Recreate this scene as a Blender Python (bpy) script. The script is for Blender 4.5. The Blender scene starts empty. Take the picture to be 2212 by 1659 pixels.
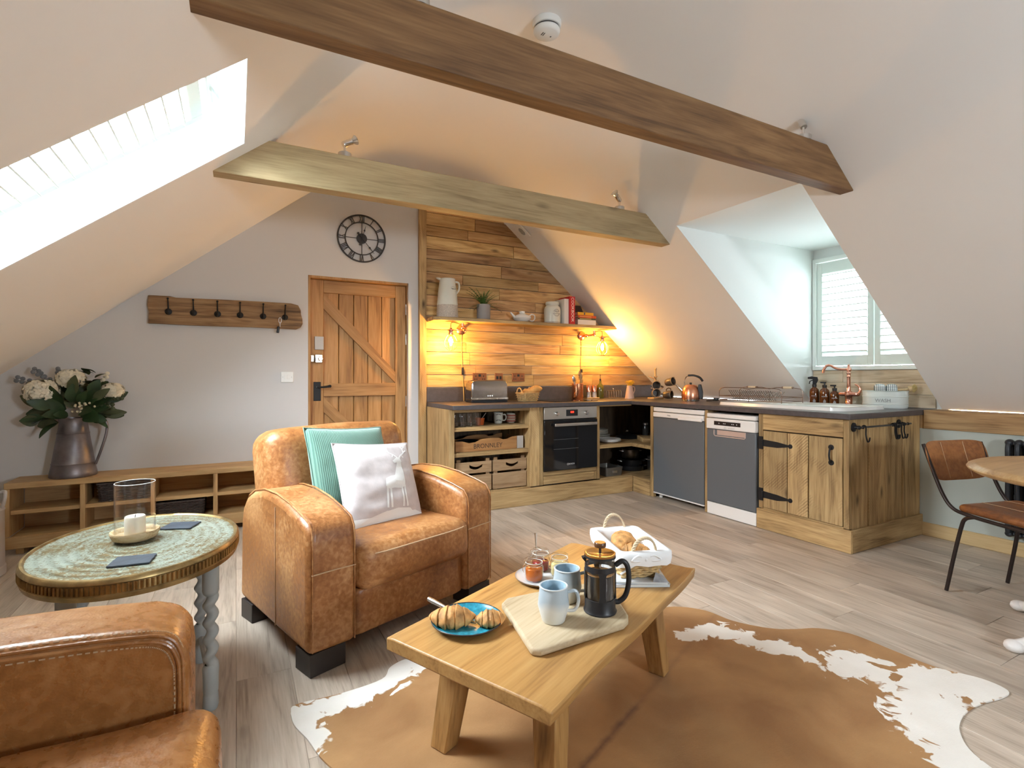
import bpy, bmesh, math, random
from mathutils import Vector, Matrix, noise
R = math.radians
random.seed(7)
sc = bpy.context.scene
col = sc.collection

# ------------------------------------------------------------------ camera
cam_d = bpy.data.cameras.new('camera')
cam = bpy.data.objects.new('camera', cam_d); col.objects.link(cam)
cam.location = (0, 0, 1.154)
cam.rotation_euler = (R(90), 0, R(-28.03))
cam_d.sensor_width = 36; cam_d.sensor_fit = 'HORIZONTAL'
cam_d.lens = 1119.4 / 2212 * 36
cam_d.shift_y = -16.6 / 2212
cam_d.clip_start = 0.02
sc.camera = cam

# ------------------------------------------------------------------ world: bright overcast sky
SKY = 84.0
w = bpy.data.worlds.new('sky'); sc.world = w; w.use_nodes = True
bg = w.node_tree.nodes['Background']
bg.inputs[0].default_value = (0.83, 0.92, 1.0, 1); bg.inputs[1].default_value = SKY
sc.view_settings.view_transform = 'Standard'; sc.view_settings.look = 'None'
sc.view_settings.gamma = 1; sc.view_settings.use_curve_mapping = False
sc.view_settings.exposure = 0.33
LAMP_W = 36.0                        # each kitchen wall lamp
sc.cycles.use_denoising = True
sc.cycles.max_bounces = 10; sc.cycles.diffuse_bounces = 6; sc.cycles.glossy_bounces = 4
sc.cycles.transparent_max_bounces = 16; sc.cycles.transmission_bounces = 8
sc.cycles.sample_clamp_indirect = 8
sc.cycles.caustics_reflective = False; sc.cycles.caustics_refractive = False

def portal(name, loc, rot, sx, sy):
    l = bpy.data.lights.new(name, 'AREA'); l.shape = 'RECTANGLE'; l.size = sx; l.size_y = sy
    l.cycles.is_portal = True
    o = bpy.data.objects.new(name, l); col.objects.link(o); o.location = loc; o.rotation_euler = rot
    return o

# ------------------------------------------------------------------ object helpers
def tag(o, label=None, cat=None, group=None, kind=None):
    if label: o['label'] = label
    if cat: o['category'] = cat
    if group: o['group'] = group
    if kind: o['kind'] = kind
    return o
def thing(name, label, cat, loc=(0, 0, 0), rz=0, group=None, rot=None):
    o = bpy.data.objects.new(name, None); col.objects.link(o); o.empty_display_size = .05
    o.location = loc; o.rotation_euler = rot if rot else (0, 0, rz)
    return tag(o, label, cat, group)
def copy_tree(o, parent=None):
    c = o.copy(); col.objects.link(c); c.parent = parent
    for ch in [x for x in bpy.data.objects if x.parent == o]:
        copy_tree(ch, c)
    return c

class MB:
    """collects geometry, then links it as ONE mesh object"""
    def __init__(s): s.v = []; s.f = []
    def add(s, vs, fs, mat=None):
        b = len(s.v)
        for p in vs:
            p = Vector(p); s.v.append(mat @ p if mat else p)
        for f in fs: s.f.append([b + i for i in f])
        return s
    def box(s, x0, x1, y0, y1, z0, z1, mat=None):
        return s.add([(x0,y0,z0),(x1,y0,z0),(x1,y1,z0),(x0,y1,z0),(x0,y0,z1),(x1,y0,z1),(x1,y1,z1),(x0,y1,z1)],
                     [(0,3,2,1),(4,5,6,7),(0,1,5,4),(1,2,6,5),(2,3,7,6),(3,0,4,7)], mat)
    def cbox(s, c, d, mat=None):
        return s.box(c[0]-d[0]/2,c[0]+d[0]/2,c[1]-d[1]/2,c[1]+d[1]/2,c[2]-d[2]/2,c[2]+d[2]/2,mat)
    def prism(s, poly, a0, a1, axis='z', mat=None):
        n = len(poly)
        def P(p, a): return {'z': (p[0], p[1], a), 'y': (p[0], a, p[1]), 'x': (a, p[0], p[1])}[axis]
        vs = [P(p, a0) for p in poly] + [P(p, a1) for p in poly]
        fs = [tuple(range(n))[::-1], tuple(range(n, 2*n))] + [(i, (i+1) % n, n+(i+1) % n, n+i) for i in range(n)]
        return s.add(vs, fs, mat)
    def tube(s, pts, r, n=8, closed=False, mat=None, cap=True):
        pts = [Vector(p) for p in pts]; m = len(pts)
        rr = r if isinstance(r, (list, tuple)) else [r]*m
        ref = None; vs = []
        for i, p in enumerate(pts):
            if closed: t = pts[(i+1) % m] - pts[i-1]
            else: t = pts[min(i+1, m-1)] - pts[max(i-1, 0)]
            if t.length < 1e-9: t = Vector((0,0,1))
            t.normalize()
            if ref is None:
                ref = Vector((0,0,1)) if abs(t.z) < .9 else Vector((1,0,0))
            a = (ref - t*ref.dot(t))
            if a.length < 1e-6: a = t.orthogonal()
            a.normalize(); b = t.cross(a); ref = a
            for k in range(n):
                th = 2*math.pi*k/n
                vs.append(p + (a*math.cos(th) + b*math.sin(th))*rr[i])
        fs = []
        for i in range(m if closed else m-1):
            j = (i+1) % m
            for k in range(n):
                l = (k+1) % n; fs.append((i*n+k, i*n+l, j*n+l, j*n+k))
        if cap and not closed: fs += [tuple(range(n))[::-1], tuple(range((m-1)*n, m*n))]
        return s.add(vs, fs, mat)
    def cyl(s, p0, p1, r0, r1=None, n=16, mat=None):
        return s.tube([p0, p1], [r0, r0 if r1 is None else r1], n, mat=mat)
    def lathe(s, prof, n=32, c=(0,0,0), mat=None, sx=1, sy=1):
        vs = []; fs = []; idx = []
        for r, z in prof:
            if r < 1e-6: idx.append([len(vs)]); vs.append((c[0], c[1], c[2]+z))
            else:
                idx.append(list(range(len(vs), len(vs)+n)))
                vs += [(c[0]+r*sx*math.cos(2*math.pi*k/n), c[1]+r*sy*math.sin(2*math.pi*k/n), c[2]+z) for k in range(n)]
        for a, b in zip(idx, idx[1:]):
            for k in range(n):
                l = (k+1) % n
                if len(a) == 1 and len(b) == 1: continue
                if len(a) == 1: fs.append((a[0], b[l], b[k]))
                elif len(b) == 1: fs.append((a[k], a[l], b[0]))
                else: fs.append((a[k], a[l], b[l], b[k]))
        return s.add(vs, fs, mat)
    def ball(s, c, r, n=12, m=8, sz=None, mat=None):
        sz = sz or (1,1,1)
        vs = []; fs = []
        for i in range(m+1):
            ph = math.pi*i/m
            for k in range(n):
                th = 2*math.pi*k/n
                vs.append((c[0]+r*sz[0]*math.sin(ph)*math.cos(th), c[1]+r*sz[1]*math.sin(ph)*math.sin(th), c[2]+r*sz[2]*math.cos(ph)))
        for i in range(m):
            for k in range(n): fs.append((i*n+k, (i+1)*n+k, (i+1)*n+(k+1) % n, i*n+(k+1) % n))
        return s.add(vs, fs, mat)
    def rbox(s, c, d, r, n=10, puff=(0,0,0), wob=0, seed=0, mat=None, freq=6):
        """cushion: a box of soft corners (radius r), faces puffed outwards, slightly wrinkled"""
        tmp = {}; vs = []; fs = []
        h = [x/2 for x in d]
        def key(p): return tuple(round(x, 5) for x in p)
        def vert(p):
            k = key(p)
            if k in tmp: return tmp[k]
            q = Vector((p[0]*h[0], p[1]*h[1], p[2]*h[2]))
            rr = min(r, min(h)*.999)
            core = Vector([max(-h[i]+rr, min(h[i]-rr, q[i])) for i in range(3)])
            dlt = q - core
            if dlt.length > 1e-9:
                q = core + dlt.normalized()*rr
            for i in range(3):
                j, l = [a for a in range(3) if a != i]
                q[i] += puff[i]*p[i]*max(0, 1-p[j]**2)*max(0, 1-p[l]**2)
            if wob:
                nv = noise.noise_vector(q*freq + Vector((seed*13.1, seed*7.7, seed*3.3)))
                q += nv*wob
            tmp[k] = len(vs); vs.append(q + Vector(c)); return tmp[k]
        g = [math.sin(math.pi/2*(-1+2*i/n)) for i in range(n+1)]
        g = [.6*a + .4*(-1+2*i/n) for i, a in enumerate(g)]
        for ax in range(3):
            for sg in (-1, 1):
                for i in range(n):
                    for j in range(n):
                        q = []
                        for (a, b) in ((g[i], g[j]), (g[i+1], g[j]), (g[i+1], g[j+1]), (g[i], g[j+1])):
                            p = [0,0,0]; p[ax] = sg; p[(ax+1) % 3] = a; p[(ax+2) % 3] = b
                            q.append(vert(p))
                        fs.append(q if sg > 0 else q[::-1])
        return s.add(vs, fs, mat)
    def build(s, name, mat, parent=None, bevel=0, seg=2, angle=38, sub=0, flat=False):
        me = bpy.data.meshes.new(name)
        me.from_pydata([tuple(p) for p in s.v], [], s.f); me.update()
        bm = bmesh.new(); bm.from_mesh(me); bmesh.ops.recalc_face_normals(bm, faces=bm.faces); bm.to_mesh(me); bm.free()
        if not flat:
            for p in me.polygons: p.use_smooth = True
            me.set_sharp_from_angle(angle=R(angle))
        me.materials.append(mat)
        o = bpy.data.objects.new(name, me); col.objects.link(o)
        if parent: o.parent = parent
        if bevel:
            b = o.modifiers.new('bevel', 'BEVEL'); b.width = bevel; b.segments = seg; b.limit_method = 'ANGLE'; b.angle_limit = R(40)
            b.harden_normals = False
        if sub:
            b = o.modifiers.new('sub', 'SUBSURF'); b.levels = sub; b.render_levels = sub
        return o

def box(name, mat, parent, x0, x1, y0, y1, z0, z1, bevel=.002, seg=2):
    return MB().box(x0, x1, y0, y1, z0, z1).build(name, mat, parent, bevel, seg)
def cbox(name, mat, parent, c, d, bevel=.002, seg=2, rot=None):
    o = MB().cbox((0,0,0), d).build(name, mat, parent, bevel, seg); o.location = c
    if rot: o.rotation_euler = rot
    return o
def struct(o): o['kind'] = 'structure'; return o
def arc(c, r, a0, a1, n, plane='xz'):
    out = []
    for i in range(n+1):
        a = R(a0 + (a1-a0)*i/n); u, v = r*math.cos(a), r*math.sin(a)
        out.append({'xz': (c[0]+u, c[1], c[2]+v), 'xy': (c[0]+u, c[1]+v, c[2]), 'yz': (c[0], c[1]+u, c[2]+v)}[plane])
    return out
def spline(pts, n=8):
    """Catmull-Rom through pts"""
    P = [Vector(p) for p in pts]; P = [P[0]*2-P[1]] + P + [P[-1]*2-P[-2]]
    out = []
    for i in range(1, len(P)-2):
        for k in range(n):
            t = k/n; a, b, c, d = P[i-1:i+3]
            out.append(.5*((2*b) + (c-a)*t + (2*a-5*b+4*c-d)*t*t + (3*b-a-3*c+d)*t**3))
    out.append(P[-2]); return out
def text(name, s, size, mat, parent, loc, rot, extrude=.0003, sx=1, align='CENTER'):
    cu = bpy.data.curves.new('t', 'FONT'); cu.body = s; cu.size = size; cu.extrude = extrude
    cu.align_x = align; cu.align_y = 'CENTER'; cu.resolution_u = 3
    t = bpy.data.objects.new('t', cu); col.objects.link(t)
    dg = bpy.context.evaluated_depsgraph_get(); me = bpy.data.meshes.new_from_object(t.evaluated_get(dg))
    bpy.data.objects.remove(t); bpy.data.curves.remove(cu)
    me.name = name; me.materials.clear(); me.materials.append(mat)
    o = bpy.data.objects.new(name, me); col.objects.link(o); o.parent = parent
    o.location = loc; o.rotation_euler = rot; o.scale = (sx, 1, 1)
    return o

# ------------------------------------------------------------------ materials
def newmat(name):
    m = bpy.data.materials.new(name); m.use_nodes = True
    nt = m.node_tree; return m, nt, nt.nodes, nt.links, nt.nodes['Principled BSDF']
def plain(name, c, rough=.5, metal=0, spec=.5, bump=0, bscale=200, var=0, vscale=4, coat=0, sheen=0, trans=0, ior=1.45, emit=None, estr=0, alpha=1, sss=0):
    m, nt, N, L, b = newmat(name)
    b.inputs['Base Color'].default_value = (*c, 1); b.inputs['Roughness'].default_value = rough
    b.inputs['Metallic'].default_value = metal; b.inputs['Specular IOR Level'].default_value = spec
    b.inputs['Coat Weight'].default_value = coat; b.inputs['Sheen Weight'].default_value = sheen
    b.inputs['Transmission Weight'].default_value = trans; b.inputs['IOR'].default_value = ior
    if sss: b.inputs['Subsurface Weight'].default_value = sss; b.inputs['Subsurface Radius'].default_value = (.02,.015,.01)
    if emit: b.inputs['Emission Color'].default_value = (*emit, 1); b.inputs['Emission Strength'].default_value = estr
    if var:
        tc = N.new('ShaderNodeTexCoord'); n = N.new('ShaderNodeTexNoise'); n.inputs['Scale'].default_value = vscale; n.inputs['Detail'].default_value = 5
        L.new(tc.outputs['Object'], n.inputs['Vector'])
        r = N.new('ShaderNodeValToRGB'); r.color_ramp.elements[0].position = .3; r.color_ramp.elements[1].position = .7
        r.color_ramp.elements[0].color = (*[x*(1-var) for x in c], 1); r.color_ramp.elements[1].color = (*[min(1, x*(1+var)) for x in c], 1)
        L.new(n.outputs['Fac'], r.inputs[0]); L.new(r.outputs[0], b.inputs['Base Color'])
    if bump:
        tc = N.new('ShaderNodeTexCoord'); n = N.new('ShaderNodeTexNoise'); n.inputs['Scale'].default_value = bscale; n.inputs['Detail'].default_value = 3
        L.new(tc.outputs['Object'], n.inputs['Vector'])
        bp = N.new('ShaderNodeBump'); bp.inputs['Strength'].default_value = bump; bp.inputs['Distance'].default_value = .002
        L.new(n.outputs['Fac'], bp.inputs['Height']); L.new(bp.outputs[0], b.inputs['Normal'])
    return m
def wood(name, cd, cm, cl, axis='X', scale=1.0, rough=.55, knots=.6, bump=.25, var=.18, saw=0, hue=0, spec=.35):
    """grain along an axis of the object, each object its own cut of timber"""
    m, nt, N, L, b = newmat(name)
    tc = N.new('ShaderNodeTexCoord'); oi = N.new('ShaderNodeObjectInfo')
    mul = N.new('ShaderNodeVectorMath'); mul.operation = 'MULTIPLY_ADD'
    cmb = N.new('ShaderNodeCombineXYZ')
    for i in range(3): L.new(oi.outputs['Random'], cmb.inputs[i])
    mul.inputs[1].default_value = (37.0, 61.0, 23.0)
    L.new(cmb.outputs[0], mul.inputs[0]); L.new(tc.outputs['Object'], mul.inputs[2])
    def mapped(al, ac):
        mp = N.new('ShaderNodeMapping')
        mp.inputs['Scale'].default_value = [al if a == axis else ac for a in 'XYZ']
        L.new(mul.outputs[0], mp.inputs['Vector']); return mp
    n1 = N.new('ShaderNodeTexNoise'); n1.inputs['Scale'].default_value = 1; n1.inputs['Detail'].default_value = 6; n1.inputs['Distortion'].default_value = 1.2
    L.new(mapped(1.6*scale, 16*scale).outputs[0], n1.inputs['Vector'])
    n2 = N.new('ShaderNodeTexNoise'); n2.inputs['Scale'].default_value = 1; n2.inputs['Detail'].default_value = 3
    L.new(mapped(7*scale, 150*scale).outputs[0], n2.inputs['Vector'])
    n3 = N.new('ShaderNodeTexNoise'); n3.inputs['Scale'].default_value = 1; n3.inputs['Detail'].default_value = 2
    L.new(mapped(1.5*scale, 4*scale).outputs[0], n3.inputs['Vector'])
    mx = N.new('ShaderNodeMath'); mx.operation = 'MULTIPLY_ADD'; mx.inputs[1].default_value = .35
    L.new(n2.outputs['Fac'], mx.inputs[0])
    m2 = N.new('ShaderNodeMath'); m2.operation = 'MULTIPLY'; m2.inputs[1].default_value = .65; L.new(n1.outputs['Fac'], m2.inputs[0]); L.new(m2.outputs[0], mx.inputs[2])
    rp = N.new('ShaderNodeValToRGB'); e = rp.color_ramp.elements
    e[0].position = .32; e[0].color = (*cd, 1); e[1].position = .68; e[1].color = (*cl, 1)
    em = e.new(.48); em.color = (*cm, 1)
    L.new(mx.outputs[0], rp.inputs[0])
    # per-piece brightness and broad tone
    hs = N.new('ShaderNodeHueSaturation'); L.new(rp.outputs[0], hs.inputs['Color'])
    mr = N.new('ShaderNodeMapRange'); mr.inputs['To Min'].default_value = 1-var; mr.inputs['To Max'].default_value = 1+var
    L.new(oi.outputs['Random'], mr.inputs['Value'])
    m3 = N.new('ShaderNodeMath'); m3.operation = 'MULTIPLY'; mr3 = N.new('ShaderNodeMapRange'); mr3.inputs['From Min'].default_value = .3; mr3.inputs['From Max'].default_value = .7
    mr3.inputs['To Min'].default_value = .82; mr3.inputs['To Max'].default_value = 1.12; L.new(n3.outputs['Fac'], mr3.inputs['Value'])
    L.new(mr.outputs[0], m3.inputs[0]); L.new(mr3.outputs[0], m3.inputs[1]); L.new(m3.outputs[0], hs.inputs['Value'])
    out = hs.outputs[0]
    if hue:
        fr = N.new('ShaderNodeMath'); fr.operation = 'FRACT'; k = N.new('ShaderNodeMath'); k.operation = 'MULTIPLY'; k.inputs[1].default_value = 7.31
        L.new(oi.outputs['Random'], k.inputs[0]); L.new(k.outputs[0], fr.inputs[0])
        mh = N.new('ShaderNodeMapRange'); mh.inputs['To Min'].default_value = .5-hue; mh.inputs['To Max'].default_value = .5+hue*.4
        L.new(fr.outputs[0], mh.inputs['Value']); L.new(mh.outputs[0], hs.inputs['Hue'])
    if knots:
        vo = N.new('ShaderNodeTexVoronoi'); vo.inputs['Scale'].default_value = 1; vo.inputs['Randomness'].default_value = 1
        L.new(mapped(2.6*scale, 7*scale).outputs[0], vo.inputs['Vector'])
        kr = N.new('ShaderNodeMapRange'); kr.inputs['From Min'].default_value = .05; kr.inputs['From Max'].default_value = .16; kr.inputs['To Min'].default_value = knots; kr.inputs['To Max'].default_value = 0
        L.new(vo.outputs['Distance'], kr.inputs['Value'])
        mixk = N.new('ShaderNodeMixRGB'); mixk.inputs[2].default_value = (*[x*.35 for x in cd], 1)
        L.new(kr.outputs[0], mixk.inputs[0]); L.new(out, mixk.inputs[1]); out = mixk.outputs[0]
    h = mx.outputs[0]
    if saw:
        wv = N.new('ShaderNodeTexWave'); wv.inputs['Scale'].default_value = 28; wv.inputs['Distortion'].default_value = 1.5; wv.inputs['Detail'].default_value = 1
        wv.bands_direction = 'DIAGONAL'; L.new(mul.outputs[0], wv.inputs['Vector'])
        n4 = N.new('ShaderNodeTexNoise'); n4.inputs['Scale'].default_value = 5; L.new(mul.outputs[0], n4.inputs['Vector'])
        sr = N.new('ShaderNodeMapRange'); sr.inputs['From Min'].default_value = .5; sr.inputs['From Max'].default_value = .62; sr.inputs['To Max'].default_value = saw
        L.new(n4.outputs['Fac'], sr.inputs['Value'])
        sm = N.new('ShaderNodeMath'); sm.operation = 'MULTIPLY'; L.new(wv.outputs['Fac'], sm.inputs[0]); L.new(sr.outputs[0], sm.inputs[1])
        mixs = N.new('ShaderNodeMixRGB'); mixs.inputs[2].default_value = (*[x*.9 for x in cd], 1)
        L.new(sm.outputs[0], mixs.inputs[0]); L.new(out, mixs.inputs[1]); out = mixs.outputs[0]
        ad = N.new('ShaderNodeMath'); ad.operation = 'SUBTRACT'; L.new(h, ad.inputs[0]); L.new(sm.outputs[0], ad.inputs[1]); h = ad.outputs[0]
    L.new(out, b.inputs['Base Color'])
    b.inputs['Roughness'].default_value = rough; b.inputs['Specular IOR Level'].default_value = spec
    if bump:
        bp = N.new('ShaderNodeBump'); bp.inputs['Strength'].default_value = bump; bp.inputs['Distance'].default_value = .003
        L.new(h, bp.inputs['Height']); L.new(bp.outputs[0], b.inputs['Normal'])
    return m
def leather(name, cd, cm, cl, scale=1, rough=(.28,.55)):
    m, nt, N, L, b = newmat(name)
    tc = N.new('ShaderNodeTexCoord'); oi = N.new('ShaderNodeObjectInfo')
    ad = N.new('ShaderNodeVectorMath'); ad.operation = 'ADD'; sx = N.new('ShaderNodeMath'); sx.operation = 'MULTIPLY'; sx.inputs[1].default_value = 40
    L.new(oi.outputs['Random'], sx.inputs[0]); L.new(tc.outputs['Object'], ad.inputs[0]); L.new(sx.outputs[0], ad.inputs[1])
    def nz(s, d, dist=0):
        n = N.new('ShaderNodeTexNoise'); n.inputs['Scale'].default_value = s*scale; n.inputs['Detail'].default_value = d; n.inputs['Distortion'].default_value = dist
        L.new(ad.outputs[0], n.inputs['Vector']); return n
    a = nz(3.2, 5, .6); f = nz(55, 7, .4); 
    k = N.new('ShaderNodeMath'); k.operation = 'MULTIPLY_ADD'; k.inputs[1].default_value = .45; L.new(f.outputs['Fac'], k.inputs[0])
    k2 = N.new('ShaderNodeMath'); k2.operation = 'MULTIPLY'; k2.inputs[1].default_value = .55; L.new(a.outputs['Fac'], k2.inputs[0]); L.new(k2.outputs[0], k.inputs[2])
    rp = N.new('ShaderNodeValToRGB'); e = rp.color_ramp.elements
    e[0].position = .32; e[0].color = (*cd, 1); e[1].position = .64; e[1].color = (*cl, 1); em = e.new(.49); em.color = (*cm, 1)
    L.new(k.outputs[0], rp.inputs[0]); L.new(rp.outputs[0], b.inputs['Base Color'])
    mr = N.new('ShaderNodeMapRange'); mr.inputs['From Min'].default_value = .35; mr.inputs['From Max'].default_value = .65
    mr.inputs['To Min'].default_value = rough[0]; mr.inputs['To Max'].default_value = rough[1]; L.new(k.outputs[0], mr.inputs['Value']); L.new(mr.outputs[0], b.inputs['Roughness'])
    vo = N.new('ShaderNodeTexVoronoi'); vo.inputs['Scale'].default_value = 260*scale; L.new(ad.outputs[0], vo.inputs['Vector'])
    cr = nz(14, 4, 1.5)
    s1 = N.new('ShaderNodeMath'); s1.operation = 'MULTIPLY_ADD'; s1.inputs[1].default_value = .12; L.new(vo.outputs['Distance'], s1.inputs[0]); L.new(cr.outputs['Fac'], s1.inputs[2])
    bp = N.new('ShaderNodeBump'); bp.inputs['Strength'].default_value = .35; bp.inputs['Distance'].default_value = .006
    L.new(s1.outputs[0], bp.inputs['Height']); L.new(bp.outputs[0], b.inputs['Normal'])
    return m
def thin_glass(name, tint=(1,1,1), rough=0.0, fres=1.45, refl=1.0):
    """thin clear pane or vessel: passes light straight, mirrors at grazing angles"""
    m, nt, N, L, b = newmat(name); N.remove(b)
    t = N.new('ShaderNodeBsdfTransparent'); t.inputs[0].default_value = (*tint, 1)
    g = N.new('ShaderNodeBsdfGlossy'); g.inputs['Roughness'].default_value = rough
    f = N.new('ShaderNodeLayerWeight'); f.inputs[0].default_value = .5
    pw = N.new('ShaderNodeMath'); pw.operation = 'POWER'; pw.inputs[1].default_value = 4; L.new(f.outputs['Facing'], pw.inputs[0])
    k = N.new('ShaderNodeMath'); k.operation = 'MULTIPLY_ADD'; k.inputs[1].default_value = .8*refl; k.inputs[2].default_value = .035*refl; L.new(pw.outputs[0], k.inputs[0])
    mx = N.new('ShaderNodeMixShader'); L.new(k.outputs[0], mx.inputs[0]); L.new(t.outputs[0], mx.inputs[1]); L.new(g.outputs[0], mx.inputs[2])
    L.new(mx.outputs[0], N['Material Output'].inputs[0]); return m
def emitter(name, c, s):
    m, nt, N, L, b = newmat(name); N.remove(b)
    e = N.new('ShaderNodeEmission'); e.inputs[0].default_value = (*c, 1); e.inputs[1].default_value = s
    L.new(e.outputs[0], N['Material Output'].inputs[0]); return m

PLASTER = plain('ceiling plaster', (.85,.845,.83), .9, bump=.05, bscale=60)
WALLPAINT = plain('grey wall paint', (.61,.605,.60), .9, bump=.05, bscale=60)
SAGE = plain('sage wall paint', (.47,.50,.45), .9, bump=.05, bscale=60)
WHITE = plain('white gloss paint', (.82,.84,.82), .4)
BEAM_SHADED = wood('oak beam shaded tone', (.10,.052,.022), (.19,.10,.042), (.28,.16,.07), 'X', .8, .6, .5, .3, .02)  # oak with the shade of a back-lit face put into its colour
BEAM_DAYLIT = wood('oak beam daylit tone', (.24,.17,.085), (.38,.28,.15), (.48,.37,.21), 'X', .8, .6, .5, .3, .02)  # same oak, roof window daylight on its face put into the colour
PALLET = wood('pallet board', (.20,.105,.032), (.49,.30,.115), (.66,.46,.21), 'X', 1.0, .6, .8, .4, .36, saw=.14, hue=.014)
SCAFF_X = wood('scaffold board', (.15,.085,.034), (.39,.25,.108), (.54,.375,.18), 'X', 1.0, .65, .9, .45, .18, saw=.10)
SCAFF_Y = wood('scaffold board across', (.15,.085,.034), (.39,.25,.108), (.54,.375,.18), 'Y', 1.0, .65, .9, .45, .18, saw=.10)
SCAFF_Z = wood('scaffold board upright', (.15,.085,.034), (.39,.25,.108), (.54,.375,.18), 'Z', 1.0, .65, .9, .45, .18, saw=.2)
DOOR_Z = wood('oak door upright', (.19,.088,.028), (.36,.185,.062), (.48,.27,.11), 'Z', .8, .5, .4, .2, .20)
DOOR_X = wood('oak door rail', (.22,.105,.035), (.38,.20,.07), (.48,.27,.11), 'X', .8, .5, .3, .15, .10)
FLOORW = wood('laminate floor', (.29,.23,.175), (.44,.365,.29), (.55,.47,.385), 'Y', 1.1, .42, .35, .08, .10, spec=.4)
TABLE_OAK = wood('table oak', (.24,.115,.034), (.40,.215,.070), (.49,.29,.105), 'X', .8, .42, .45, .15, .06)
TABLE_OAK_Z = wood('table leg oak', (.20,.095,.028), (.36,.19,.062), (.45,.265,.10), 'Z', .8, .45, .8, .15, .08)
BENCH_X = wood('bench pine', (.30,.165,.065), (.46,.28,.12), (.56,.37,.18), 'X', .9, .55, .5, .15, .10)
BENCH_Z = wood('bench pine upright', (.30,.165,.065), (.46,.28,.12), (.56,.37,.18), 'Z', .9, .55, .5, .15, .10)
RACKW = wood('old coat rack board', (.050,.024,.010), (.23,.13,.058), (.40,.25,.12), 'X', 1.1, .7, .9, .6, .05)
SKIRT_Y = wood('oak skirting', (.36,.23,.10), (.5,.35,.17), (.58,.42,.22), 'Y', 1.0, .5, .2, .12, .08)
WORKTOP = plain('dark laminate worktop', (.078,.068,.070), .35, bump=.06, bscale=300, var=.15, vscale=30)
BLACK = plain('black iron', (.012,.012,.013), .5, .3)
BLACKP = plain('black plastic', (.015,.015,.017), .35)
CHROME = plain('chrome', (.75,.73,.70), .12, 1)
STEEL = plain('brushed steel', (.62,.61,.59), .32, 1)
COPPER = plain('copper', (.80,.36,.22), .22, 1)
BRASS = plain('aged brass', (.33,.23,.10), .38, .9, var=.35, vscale=25)
WHITEC = plain('white ceramic', (.82,.82,.79), .18)
LEATHER = leather('worn tan leather', (.175,.062,.018), (.31,.128,.040), (.47,.25,.10))
LEATHER_ORANGE = leather('tan sofa leather', (.22,.085,.022), (.31,.13,.038), (.42,.21,.078), .7, (.22,.36))
STITCH = plain('stitching', (.50,.34,.20), .7)
DARKFOOT = plain('dark stained foot', (.03,.024,.022), .45)
GLASS = thin_glass('clear glass', refl=1.25)
# ================================================================== STRUCTURE
YB = 4.72                 # gable wall behind door and kitchen
YF = -1.9                 # gable behind the camera
XK = 4.43                 # low wall on the right
XW = 4.63                 # dormer window wall
ZC = 3.0
def zL(x): return 1.163 + .795*(x + 1.409)
def zR(x): return 2.41 - .82*(x - 2.784)
def xR(z): return 2.784 + (2.41 - z)/.82
XL0 = -2.25
XFL = (ZC - 1.163)/.795 - 1.409
XFR = xR(ZC)
DY0, DY1, DX = 1.89, 2.867, 2.93         # dormer opening
ZD = zR(DX)
SX0, SX1, SY0, SY1 = -1.02, .037, 2.118, 2.903    # skylight opening (in plan)

def slab(m, quad, off):
    q = [Vector(p) for p in quad]; o = Vector(off)
    m.add(q, [(0,1,2,3)])

# floor: sub floor and boards
fl = struct(MB().box(-2.4, 4.8, YF-.1, YB+.2, -.1, -.003).build('floor', FLOORW))
PW, PLN = .192, 1.285
full_plank = None
k0 = int(math.floor(-1.65/PW))
for i in range(k0, 24):
    x0 = i*PW; x1 = x0 + PW
    if x0 > 4.43: break
    y = -.35 - ((i*.43) % 1)*PLN
    while y < YB:
        a, b = max(y, .15), min(y + PLN, YB - .001)
        y += PLN
        if b - a < .03: continue
        fullp = abs((b-a) - PLN) < 1e-6 and x1 < 4.43
        if fullp and full_plank:
            o = full_plank.copy(); col.objects.link(o); o.parent = fl
        else:
            o = MB().box(.0005, min(x1, 4.43)-x0-.0005, .0005, b-a-.0005, -.01, 0).build('floor_plank', FLOORW, fl, .0012, 1)
            if fullp: full_plank = o
        o.location = (x0, a, 0)

# ceiling: two slopes and a flat strip
c = MB()
offL = Vector((-.795, 0, 1)).normalized()*.05; offR = Vector((.82, 0, 1)).normalized()*.05
def PL(x, y): return (x, y, zL(x))
def PR(x, y): return (x, y, zR(x))
CB = .42                                   # half width of the rounded transition
def bez(p0, p1, p2, n=10): return [tuple((1-t)**2*a_ + 2*t*(1-t)*b_ + t*t*c_ for a_, b_, c_ in zip(p0, p1, p2)) for t in [i/n for i in range(n+1)]]
XA, XB = XFL-CB, XFR+CB
curve = bez((XA, zL(XA)), (XFL, ZC), (XFL+CB, ZC)) + bez((XFR-CB, ZC), (XFR, ZC), (XB, zR(XB)))
for (xa, xb, ya, yb) in ((XL0, SX0, YF, YB), (SX1, XA, YF, YB), (SX0, SX1, YF, SY0), (SX0, SX1, SY1, YB)):
    slab(c, [PL(xa, ya), PL(xb, ya), PL(xb, yb), PL(xa, yb)], offL)
XE = xR(.91)
for (xa, xb, ya, yb) in ((XB, XE, YF, DY0), (XB, DX, DY0, DY1), (XB, XE, DY1, YB)):
    slab(c, [PR(xa, ya), PR(xb, ya), PR(xb, yb), PR(xa, yb)], offR)
nc = len(curve)
c.add([(x, y, z) for y in (YF, YB) for x, z in curve], [(i, i+1, nc+i+1, nc+i) for i in range(nc-1)])
ceil = struct(c.build('ceiling', PLASTER, angle=20))

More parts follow.
